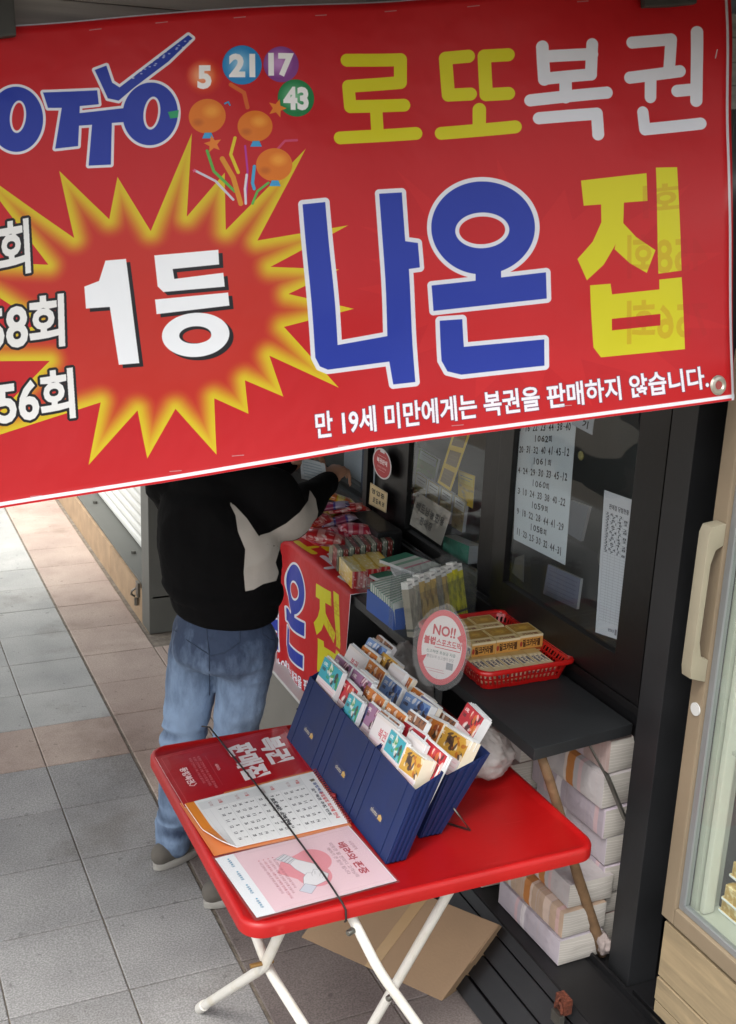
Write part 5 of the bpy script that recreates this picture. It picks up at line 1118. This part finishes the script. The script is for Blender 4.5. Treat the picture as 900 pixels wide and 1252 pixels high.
tag(obj('round_sticker_red', mb, imgmat('red_sticker_print', rsticker(), .4), loc=cc), 'round red sticker with white rim on the black post between the windows', 'sticker')
gs = gx(711, 557, 2.004); tag(obj('gold_seal', MB().tube([gs, gs+V((-.003, 0, 0)), gs+V((-.005, 0, 0))], [.014, .014, .009], 20), mat('dull_gold_seal', '7d7a4a', .4, metal=.3), loc=gs), 'small dull gold round seal beside the long sheet of numbers', 'seal')
# stock inside: ticket cards, scratch strip, leaflets
def ticket(col, top='eceae2'):
    c = Cv(0, 0, 60, 110, 2, col); c.rect(4, 4, 56, 40, top); c.line([(10, 16), (50, 16)], 3, '8f8c84'); c.line([(10, 26), (44, 26)], 2, 'a09c94')
    for i in range(12): c.ell(60*rng.rand(), 48+60*rng.rand(), 8, 6, ['8a8474', 'b0a890', '9c8a5c'][i % 3], a=.6, soft=.7)
    return c
for k, (x, y) in enumerate(((509, 577), (524, 586), (540, 595), (556, 605))):
    onpane([(x, y), (x+13.5, y+9), (x+9, y+46), (x-4.5, y+38)], 2.12+.005*k, ticket('c9b98c'), 'ticket_card', ['farthest', 'second farthest', 'second nearest', 'nearest'][k]+' white headed ticket card in the rack behind the middle window', 'ticket', th=.014, grp='ticket cards behind the middle window')
def strip():
    c = Cv(0, 0, 60, 200, 2, 'd9b42c')
    for k in range(3): c.rect(8, 14+k*64, 52, 62+k*64, '7a6236'); c.line([(14, 30+k*64), (46, 30+k*64)], 2, '8a7640'); c.line([(14, 42+k*64), (40, 42+k*64)], 2, '8a7640')
    return c
onpane([(556, 522), (577, 524), (551, 601), (535, 590)], 2.10, strip(), 'scratch_strip', 'tall yellow strip of scratch tickets hanging in the middle window', 'ticket')
onpane([(560, 574), (581, 582), (578, 622), (560, 612)], 2.14, ticket('dcb83a', 'e8d060'), 'yellow_card', 'yellow headed card at the right end of the rack in the middle window', 'ticket')
onpane([(513, 548), (536, 562), (530, 590), (508, 580)], 2.2, ticket('7a9448', 'b4c4bc'), 'green_leaflet', 'green leaflet leaning at the back behind the ticket cards', 'leaflet', th=.01)
mc = gx(505, 565, 2.24); tag(obj('oval_plate', MB().tube([mc, mc+V((-.008, 0, 0))], [.095, .1], 28), mat('dull_pewter', '6e6e6c', .35, metal=.4), loc=mc), 'dull grey round plate standing behind the window left of the yellow strip', 'plate')
onpane([(543, 655), (574, 668), (572, 690), (540, 680)], 2.08, Cv(0, 0, 10, 10, 1, '48957c'), 'teal_box', 'teal box corner at the bottom of the middle window', 'box', th=.05)
def bars(cl):
    c = Cv(0, 0, 60, 120, 2, '9a9486')
    for k, q in enumerate(cl): c.rect(0, k*120/len(cl), 60, (k+.8)*120/len(cl), q)
    return c
onpane([(598, 536), (618, 540), (612, 612), (596, 606)], 2.14, bars(['d9b85a', 'c4ccd8', 'd08a42', '8ba8c6']), 'upper_card_rack', 'upper stack of coloured cards seen between the two window posts', 'cards', th=.04)
onpane([(597, 612), (615, 618), (611, 680), (596, 672)], 2.13, bars(['93a83c', 'c85a40', '5f7ab0', 'e0d8bc']), 'lower_card_rack', 'lower stack of green and red cards seen between the two window posts', 'cards', th=.04)
onpane([(670, 690), (710, 708), (705, 745), (664, 726)], 2.15, (lambda c: ([c.line([(8, y), (90, y)], 2, '6c6f84') for y in range(16, 90, 14)], c)[1])(Cv(0, 0, 100, 100, 2, '858799')), 'lavender_form', 'dim lavender form lying low inside the right window', 'paper', th=.01)
onpane([(630, 682), (641, 678), (640, 712), (626, 700)], 2.12, Cv(0, 0, 10, 10, 1, '9a948a'), 'small_card', 'small grey card low in the left corner of the right window', 'paper')
onpane([(698, 612), (720, 620), (710, 662), (694, 652)], 2.25, Cv(0, 0, 10, 10, 1, 'b4bac4'), 'tilted_notebook', 'tilted pale notebook inside the right window between the two sheets', 'notebook', th=.012)
tag(obj('white_bundle', blob((2.42, 2.95, 1.12), (.16, .16, .22), 11, 48, 30, .3), mat('grey_white_cloth', '908f8a', .8, bump=.2, bscale=20), loc=(2.42, 2.95, .92), smooth=True), 'grey white bundle of cloth on the counter inside the right window', 'cloth')
tag(obj('hanging_jacket', blob((2.62, 3.08, 1.66), (.14, .2, .34), 13, 48, 30, .3), mat('navy_fabric', '1d2230', .9), loc=(2.62, 3.08, 1.4), smooth=True), 'dark navy jacket hanging inside the right window beside the gold seal', 'jacket')
pb = MB().box(2.55, 2.42, .925, 2.60, 2.85, 2.3); tag(obj('pale_reflection_board', pb, mat('pale_reflection_board', '8d8f8c', .5), loc=(2.57, 2.6, 1.35)), 'added pale grey board standing in for reflections in the right window', 'board')  # added board, its pale colour stands in for window reflections
wp = MB().box(2.5, 4.7, 1.0, 2.53, 5.6, 2.2); tag(obj('strip_reflection_board', MB().box(2.25, 4.55, .925, 2.28, 5.15, 1.9), mat('milky_board', 'b4b9bd', .5, var=.08, vscale=5), loc=(2.26, 4.8, .925)), 'pale board standing in for whitish strips and reflections in the far window', 'board')  # pale panel stands for whitish strips and for reflections on the glass
tag(obj('blue_curtain_strip', MB().box(2.16, 4.66, .925, 2.17, 4.74, 1.8), mat('slate_blue_strip', '3c4358', .7), loc=(2.16, 4.7, .925)), 'slate blue vertical strip behind the far window', 'strip')
# ================================================================== PERSON
def ellips(mb, c_, rad, ax=None, n1=14, n2=9):
    """ellipsoid; ax = three unit axes"""
    ax = ax or (V((1, 0, 0)), V((0, 1, 0)), V((0, 0, 1))); b = len(mb.v)
    for j in range(n2+1):
        t = math.pi*j/n2
        for i in range(n1):
            a = 2*math.pi*i/n1; d = (math.sin(t)*math.cos(a), math.sin(t)*math.sin(a), math.cos(t))
            mb.v.append(tuple(V(c_)+ax[0]*d[0]*rad[0]+ax[1]*d[1]*rad[1]+ax[2]*d[2]*rad[2]))
    for j in range(n2):
        for i in range(n1): mb.f.append((b+j*n1+i, b+(j+1)*n1+i, b+(j+1)*n1+(i+1) % n1, b+j*n1+(i+1) % n1)); mb.m.append(0)
def limb(mb, pts, step=.3, n1=14, n2=9):
    """chain of (point, radius) or (point, (rx, ry, rz), axes)"""
    for (p, r0), (q, r1) in zip(pts[:-1], pts[1:]):
        p, q = V(p), V(q); L = (q-p).length; n_ = max(2, int(L/(min(r0, r1)*step)))
        for k in range(n_+1): t = k/n_; r_ = r0+(r1-r0)*t; ellips(mb, p.lerp(q, t), (r_, r_, r_), None, n1, n2)
def remesh(mb, vox, smooth=6, fac=.5):
    me = bpy.data.meshes.new('tmp'); me.from_pydata(mb.v, [], mb.f); o = bpy.data.objects.new('tmp', me); C.objects.link(o)
    md = o.modifiers.new('r', 'REMESH'); md.mode = 'VOXEL'; md.voxel_size = vox; md.adaptivity = 0
    sm_ = o.modifiers.new('s', 'SMOOTH'); sm_.factor = fac; sm_.iterations = smooth
    dg = bpy.context.evaluated_depsgraph_get(); r_ = bpy.data.meshes.new_from_object(o.evaluated_get(dg)); bpy.data.objects.remove(o); return r_
def finish(name, me, m_, parent, disp=None):
    base = origin(parent)
    n_ = len(me.vertices); co_ = np.empty(n_*3, np.float32); me.vertices.foreach_get('co', co_); co_ = co_.reshape(-1, 3).astype(float)
    nr = np.empty(n_*3, np.float32); me.vertices.foreach_get('normal', nr); nr = nr.reshape(-1, 3)
    if disp is not None: co_ = co_+nr*disp(co_, nr)[:, None]
    me.vertices.foreach_set('co', (co_-np.array(base)).astype(np.float32).ravel()); me.materials.clear(); me.materials.append(m_)
    me.polygons.foreach_set('use_smooth', [True]*len(me.polygons)); me.update()
    return link(name, me, parent), co_, nr
pf, prr, up3 = V((.75, .66, 0)).normalized(), V((.66, -.75, 0)).normalized(), V((0, 0, 1))
PC = V((1.085, 3.40, .95)); SC = V((1.10, 3.49, 1.40))
person = thing('person', 'person from behind in black sweatshirt with white panels and faded jeans at the counter', 'person', (1.0, 3.42, 0))
LH, RH = PC-prr*.088, PC+prr*.088
LA, RA = V((.955, 3.565, .085)), V((1.065, 3.275, .085))
LK, RK = gy(226, 885, 3.49), gy(290, 885, 3.36)
LS, RS = SC-prr*.205, SC+prr*.175
RE, RW, RHd = gy(352, 632, 3.36), gy(400, 592, 3.60), gy(413, 574, 3.655)
LE = V((1.10, 3.86, 1.16)); LW = gy(360, 566, 3.78); LHd = gy(372, 560, 3.74)
HC = V((1.205, 3.60, 1.585)); NB = V((1.125, 3.515, 1.44))
skin = mat('skin', 'a07860', .55, var=.06, vscale=20)
b_ = MB()
axT = (prr, pf, up3)
for t in np.linspace(0, 1, 12):
    t = float(t); ellips(b_, PC.lerp(SC, t), (.12+.01*t-.02*math.sin(math.pi*t), .075, .06), axT)
limb(b_, [(LH, .062), (LK, .055), (LA, .038)]); limb(b_, [(RH, .062), (RK, .058), (RA, .038)])
for A in (LA, RA): limb(b_, [(A-V((0, 0, .03)), .035), (A+pf*.13-V((0, 0, .05)), .028)])
limb(b_, [(LS, .052), (LE, .038), (LW, .026)]); limb(b_, [(RS, .052), (RE, .038), (RW, .026)]); limb(b_, [(SC+V((0, 0, .03)), .06), (NB, .055), (HC-V((0, 0, .06)), .055)])
hf = V((.72, .55, -.42)).normalized(); hr_ = V((.6, -.8, 0)); hr_ = (hr_-hf*hr_.dot(hf)).normalized(); hu = hr_.cross(hf).normalized()
hx = (hr_, hf, hu)
ellips(b_, HC, (.074, .094, .112), hx, 24, 16); ellips(b_, HC+hf*.03-hu*.06, (.05, .055, .05), hx)
limb(b_, [(HC+hf*.09+hu*.01, .010), (HC+hf*.112-hu*.022, .013)], n1=8, n2=6)
for s_ in (1, -1):
    ellips(b_, HC+hr_*.075*s_-hf*.005-hu*.005, (.008, .02, .032), hx); ellips(b_, HC+hr_*.03*s_+hf*.086+hu*.03, (.022, .008, .007), hx)
ellips(b_, HC+hf*.088-hu*.052, (.024, .009, .007), hx); ellips(b_, HC+hf*.086-hu*.066, (.02, .009, .008), hx)
def hand3(W, Hd, side):
    d = (Hd-W).normalized(); s_ = d.cross(up3).normalized()*side; n_ = s_.cross(d).normalized(); pc_ = W+d*.05
    for t in (0, .35, .7, 1): ellips(b_, W+d*(.015+.065*t), (.034+.008*t, .03, .014), (s_, d, n_))
    for k, (o_, L_) in enumerate(((-.030, .062), (-.010, .074), (.011, .070), (.031, .054))):
        a = W+d*.082+s_*o_; bnd = -up3*(.012+.006*k); p1 = a+d*L_*.5+bnd*.4; p2 = a+d*L_*.8+bnd*1.4; p3 = a+d*L_*.95+bnd*2.6
        limb(b_, [(a-d*.02, .0092), (p1, .0088), (p2, .0080), (p3, .0068)], .5, 8, 6)
    a = W+d*.03-s_*.034; limb(b_, [(a, .012), (a+d*.03-s_*.02-up3*.008, .0105), (a+d*.055-s_*.018-up3*.02, .009)], .5, 8, 6)
hand3(RW, RHd, 1); hand3(LW, LHd, -1)
me = remesh(b_, .0062, 3, .5); body, _, _ = finish('body', me, skin, person)
eye = mat('eye', '1a1512', .2)
for s_ in (1, -1): e_ = MB(); ellips(e_, HC+hr_*.03*s_+hf*.089+hu*.018, (.011, .008, .006), hx, 12, 8); obj('eye', e_, eye, body, smooth=True)
hb_ = MB()
for (o_, r_) in (((0, -.018, .022), (.084, .096, .104)), ((0, -.05, -.03), (.07, .06, .08))): ellips(hb_, HC+hr_*o_[0]+hf*o_[1]+hu*o_[2], r_, hx, 24, 16)
me = remesh(hb_, .009, 3); finish('hair', me, mat('black_hair', '14110f', .6, bump=.6, bscale=180), body, lambda c_, n_: np.array([.004*nz(p, 40) for p in c_]))
# sweatshirt
t_ = MB(); hem = PC+V((0, 0, .055))
for t in np.linspace(0, 1, 16):
    t = float(t); w_ = .186+.028*math.sin(math.pi*min(1, t*1.0)); dpt = .142+.018*math.sin(math.pi*t)
    c_ = hem.lerp(SC+V((0, 0, -.01)), t)-prr*.012*t-pf*.018*math.sin(math.pi*t); ellips(t_, c_, (w_*(1 if t < .9 else .9), dpt*(1 if t < .9 else .85), .06), axT, 24, 10)
limb(t_, [(LS, .088), (LE, .07), (LW-(LW-LE).normalized()*.02, .045)]); limb(t_, [(RS-V((0, 0, .01)), .088), (RS.lerp(RE, .5)+V((0, 0, -.005)), .086), (RE, .080), (RE.lerp(RW, .55), .066), (RW-(RW-RE).normalized()*.005, .046)])
limb(t_, [(LS, .07), (SC+V((0, 0, .02)), .085), (RS, .075)]); limb(t_, [(SC+V((0, 0, .03)), .08), (NB, .066)])
me = remesh(t_, .0085, 8, .6)
def fold(c_, n_):
    o = np.zeros(len(c_))
    for i, p in enumerate(c_):
        h_ = p[2]-hem.z; a = .012*nz(p, 5, 2)+.006*nz(p, 13, 5)
        a += .020*(.25-abs(noise.noise(V((p[0]*4+p[2]*5, p[1]*4, p[2]*7-p[0]*5+3)))))*min(1, max(0, h_*4))
        if h_ < .03: a = a*.3-.001
        elif h_ < .09: a += .010*math.sin((h_-.03)/.06*math.pi)
        o[i] = a
    return o
M_sw = mat('sweatshirt_black_white', '070708', .95, spec=.15, bump=.5, bscale=13)
n = M_sw.node_tree; at = n.nodes.new('ShaderNodeAttribute'); at.attribute_name = 'panel'; mr = n.nodes.new('ShaderNodeMapRange'); mr.inputs[1].default_value = -.35; mr.inputs[2].default_value = .35
n.links.new(at.outputs['Fac'], mr.inputs[0]); mx = n.nodes.new('ShaderNodeMixRGB'); mx.inputs[1].default_value = (*s2l('070708'), 1); mx.inputs[2].default_value = (*s2l('a9a49c'), 1)
n.links.new(mr.outputs[0], mx.inputs[0]); n.links.new(mx.outputs[0], n.nodes['Principled BSDF'].inputs['Base Color'])
swt, co_, nr_ = finish('sweatshirt', me, M_sw, person, fold)
PAN = [[(279, 612), (288, 630), (291, 650), (300, 672), (298, 700), (300, 723), (310, 721), (322, 714), (338, 710), (341, 700), (337, 688), (343, 668), (330, 668), (316, 655), (302, 634), (288, 619)],
       [(316, 655), (330, 651), (350, 640), (367, 626), (377, 612), (379, 599), (386, 610), (389, 626), (386, 645), (376, 656), (358, 665), (343, 668), (328, 666)]]
def sdpoly(P, X, Y):
    ins = np.zeros(X.shape, bool); d2 = np.full(X.shape, 1e9)
    for (ax, ay), (bx_2, by) in zip(P, P[1:]+P[:1]):
        c_ = (ay > Y) != (by > Y)
        if by != ay: ins ^= c_ & (X < (bx_2-ax)*(Y-ay)/(by-ay)+ax)
        ux, uy = bx_2-ax, by-ay; t = np.clip(((X-ax)*ux+(Y-ay)*uy)/(ux*ux+uy*uy), 0, 1); d2 = np.minimum(d2, (X-ax-t*ux)**2+(Y-ay-t*uy)**2)
    return np.where(ins, 1, -1)*np.sqrt(d2)
pp = np.array([px(p) for p in co_]); dd = np.maximum(sdpoly(PAN[0], pp[:, 0], pp[:, 1]), sdpoly(PAN[1], pp[:, 0], pp[:, 1]))
toc = co_-np.array((0, 0, H)); fac_ = (nr_*toc).sum(1)
dd[fac_ > .0] = -5                       # colour blocks sit on the flank and sleeve only
a_ = swt.data.attributes.new('panel', 'FLOAT', 'POINT'); a_.data.foreach_set('value', dd.astype(np.float32))
# jeans
j_ = MB()
for t in np.linspace(0, 1, 6): t = float(t); ellips(j_, PC+V((0, 0, .07-.17*t))-pf*.012*t, (.160+.014*t, .118+.016*t, .055), axT, 24, 10)
for Hh, K_, A_, s_ in ((LH, LK, LA, -1), (RH, RK, RA, 1)):
    limb(j_, [(Hh-V((0, 0, .05)), .098), (Hh.lerp(K_, .45)-V((0, 0, .02)), .090), (K_, .078), (K_.lerp(A_, .5), .072), (A_+V((0, 0, .02)), .064), (A_-V((0, 0, .012)), .062)])
for s_ in (-1, 1): ellips(j_, PC+prr*.072*s_-pf*.065-V((0, 0, .07)), (.08, .07, .09), axT)
me = remesh(j_, .0075, 5, .5)
def jf(c_, n_):
    o = np.zeros(len(c_))
    for i, p in enumerate(c_):
        z = p[2]; kb = math.exp(-((z-.53)/.12)**2)+math.exp(-((z-.16)/.09)**2)+.35*math.exp(-((z-.84)/.07)**2)
        o[i] = .005*nz(p, 6, 4)+.0035*nz(p, 15, 1)+kb*(.011*(.3-abs(noise.noise(V((p[0]*5+p[2]*3, p[1]*5, p[2]*19)))))+.005*noise.noise(V((p[0]*9, p[1]*9-p[2]*6, p[2]*30+5))))*1.3
    return o
M_j = mat('washed_shaded_denim', '33445e', .85, bump=.6, bscale=28)
n = M_j.node_tree; b3 = n.nodes['Principled BSDF']; at = n.nodes.new('ShaderNodeAttribute'); at.attribute_name = 'wash_and_shade'
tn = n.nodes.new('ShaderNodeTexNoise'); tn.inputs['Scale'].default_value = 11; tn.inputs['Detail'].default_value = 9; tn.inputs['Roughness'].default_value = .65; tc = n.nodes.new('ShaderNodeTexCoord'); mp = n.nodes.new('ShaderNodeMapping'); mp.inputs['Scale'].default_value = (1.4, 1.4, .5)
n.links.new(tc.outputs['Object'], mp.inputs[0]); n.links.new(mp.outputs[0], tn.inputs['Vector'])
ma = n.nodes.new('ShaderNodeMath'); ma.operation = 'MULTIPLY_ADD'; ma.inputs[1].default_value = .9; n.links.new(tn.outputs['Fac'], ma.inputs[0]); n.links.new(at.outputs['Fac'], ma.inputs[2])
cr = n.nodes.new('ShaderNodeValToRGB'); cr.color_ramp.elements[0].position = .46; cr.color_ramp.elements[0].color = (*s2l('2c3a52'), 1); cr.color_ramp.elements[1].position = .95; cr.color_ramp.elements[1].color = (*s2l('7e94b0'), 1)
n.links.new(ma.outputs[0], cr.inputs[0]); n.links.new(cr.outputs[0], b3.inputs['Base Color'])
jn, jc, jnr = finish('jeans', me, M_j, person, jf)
wash_and_shade = np.array([.18+.28*math.exp(-((p[2]-.62)/.16)**2)+.10*math.exp(-((p[2]-.2)/.15)**2)-.28*max(0, (p[2]-.82)/.17)+.8*(.22-abs(noise.noise(V((p[0]*5+p[2]*3, p[1]*5, p[2]*19)))))*((math.exp(-((p[2]-.53)/.12)**2)+math.exp(-((p[2]-.16)/.09)**2))) for p in jc])  # denim wash, with lit thighs, fold shade and shaded top painted in
a_ = jn.data.attributes.new('wash_and_shade', 'FLOAT', 'POINT'); a_.data.foreach_set('value', wash_and_shade.astype(np.float32))
# seams and the rear pocket lie on the cloth
from mathutils.bvhtree import BVHTree
def onmesh(o, pts, off=.0012):
    base = origin(o); bv = BVHTree.FromPolygons([v.co+base for v in o.data.vertices], [tuple(p.vertices) for p in o.data.polygons]); R_ = []
    for x, y in pts:
        h_ = bv.ray_cast(V((0, 0, H)), ray(x, y).normalized())
        if h_[0] is not None: R_.append(h_[0]+h_[1]*off)
    return R_
def dens(P, n_=8): return [(P[i][0]+(P[i+1][0]-P[i][0])*k/n_, P[i][1]+(P[i+1][1]-P[i][1])*k/n_) for i in range(len(P)-1) for k in range(n_)]+[P[-1]]
M_th = mat('denim_seam', '2b384e', .8)
for P in ([(228, 782), (258, 802), (275, 798), (293, 786), (294, 741)], [(320, 735), (320, 775), (332, 783), (346, 778)], [(250, 745), (256, 800), (256, 850)], [(203, 738), (206, 765), (216, 772)]):
    q = onmesh(jn, dens(P))
    if len(q) > 3: obj('seam', MB().tube(q, .0016, 5), M_th, jn, smooth=True)
# shoes
M_sh = mat('grey_suede', '5c5750', .85, var=.1, vscale=30, bump=.15, bscale=200); M_so = mat('pale_rubber_sole', '96938c', .6, var=.08, vscale=20)
for A_, fd in ((LA, V((.86, .5, 0)).normalized()), (RA, V((.86, .2, 0)).normalized())):
    g_ = V((A_.x, A_.y, 0)); sd_ = V((fd.y, -fd.x, 0)); s_ = MB()
    for t in np.linspace(0, 1, 12):
        t = float(t); ellips(s_, g_+fd*(-.055+.20*t)+V((0, 0, .055-.018*t)), (.036+.009*math.sin(math.pi*min(1, t*1.2)), .045, .042-.010*t), (sd_, fd, up3), 16, 10)
    ellips(s_, g_+V((0, 0, .075)), (.04, .05, .035), (sd_, fd, up3)); me = remesh(s_, .007, 5)
    so_, _, _ = finish('shoe', me, M_sh, person)
    s_ = MB(); ring = []
    for k in range(30):
        a = 2*math.pi*k/30; x = math.cos(a)*.135; wv = .049*(1+.12*math.cos(a)); ring.append(g_+fd*(.045+x)+sd_*math.sin(a)*wv*(1 if abs(math.cos(a)) < .9 else 1))
    L = len(ring)
    for h_, sc_ in ((.002, .97), (.006, 1.02), (.026, 1.03), (.031, .97)): s_.v += [tuple((g_+fd*.045)+(p-(g_+fd*.045))*sc_+V((0, 0, h_))) for p in ring]
    for q in range(3):
        for k in range(L): s_.f.append((q*L+k, q*L+(k+1) % L, (q+1)*L+(k+1) % L, (q+1)*L+k)); s_.m.append(0)
    s_.f += [tuple(reversed(range(L))), tuple(range(3*L, 4*L))]; s_.m += [0, 0]
    obj('sole', s_, M_so, so_, smooth=True, autos=True)
# slip of paper in the hands
q = [gy(368, 560, 3.70), gy(396, 566, 3.66), gy(398, 590, 3.62), gy(370, 586, 3.66)]
tag(obj('held_slip', sheet(q, nx=6, ny=4, th=.0006, f=lambda p, u, v: p+V((0, .012*math.sin(u*4+v*2), 0))), [imgmat('held_slip_print', (lambda c: ([c.line([(8, y), (50, y)], 1.5, '8fa8b4') for y in range(8, 40, 6)], c)[1])(Cv(0, 0, 60, 44, 3, 'c6d2d6')), .6), M_whitepaper], loc=q[3]), 'pale blue white slip of paper held between the hands of the person', 'paper')
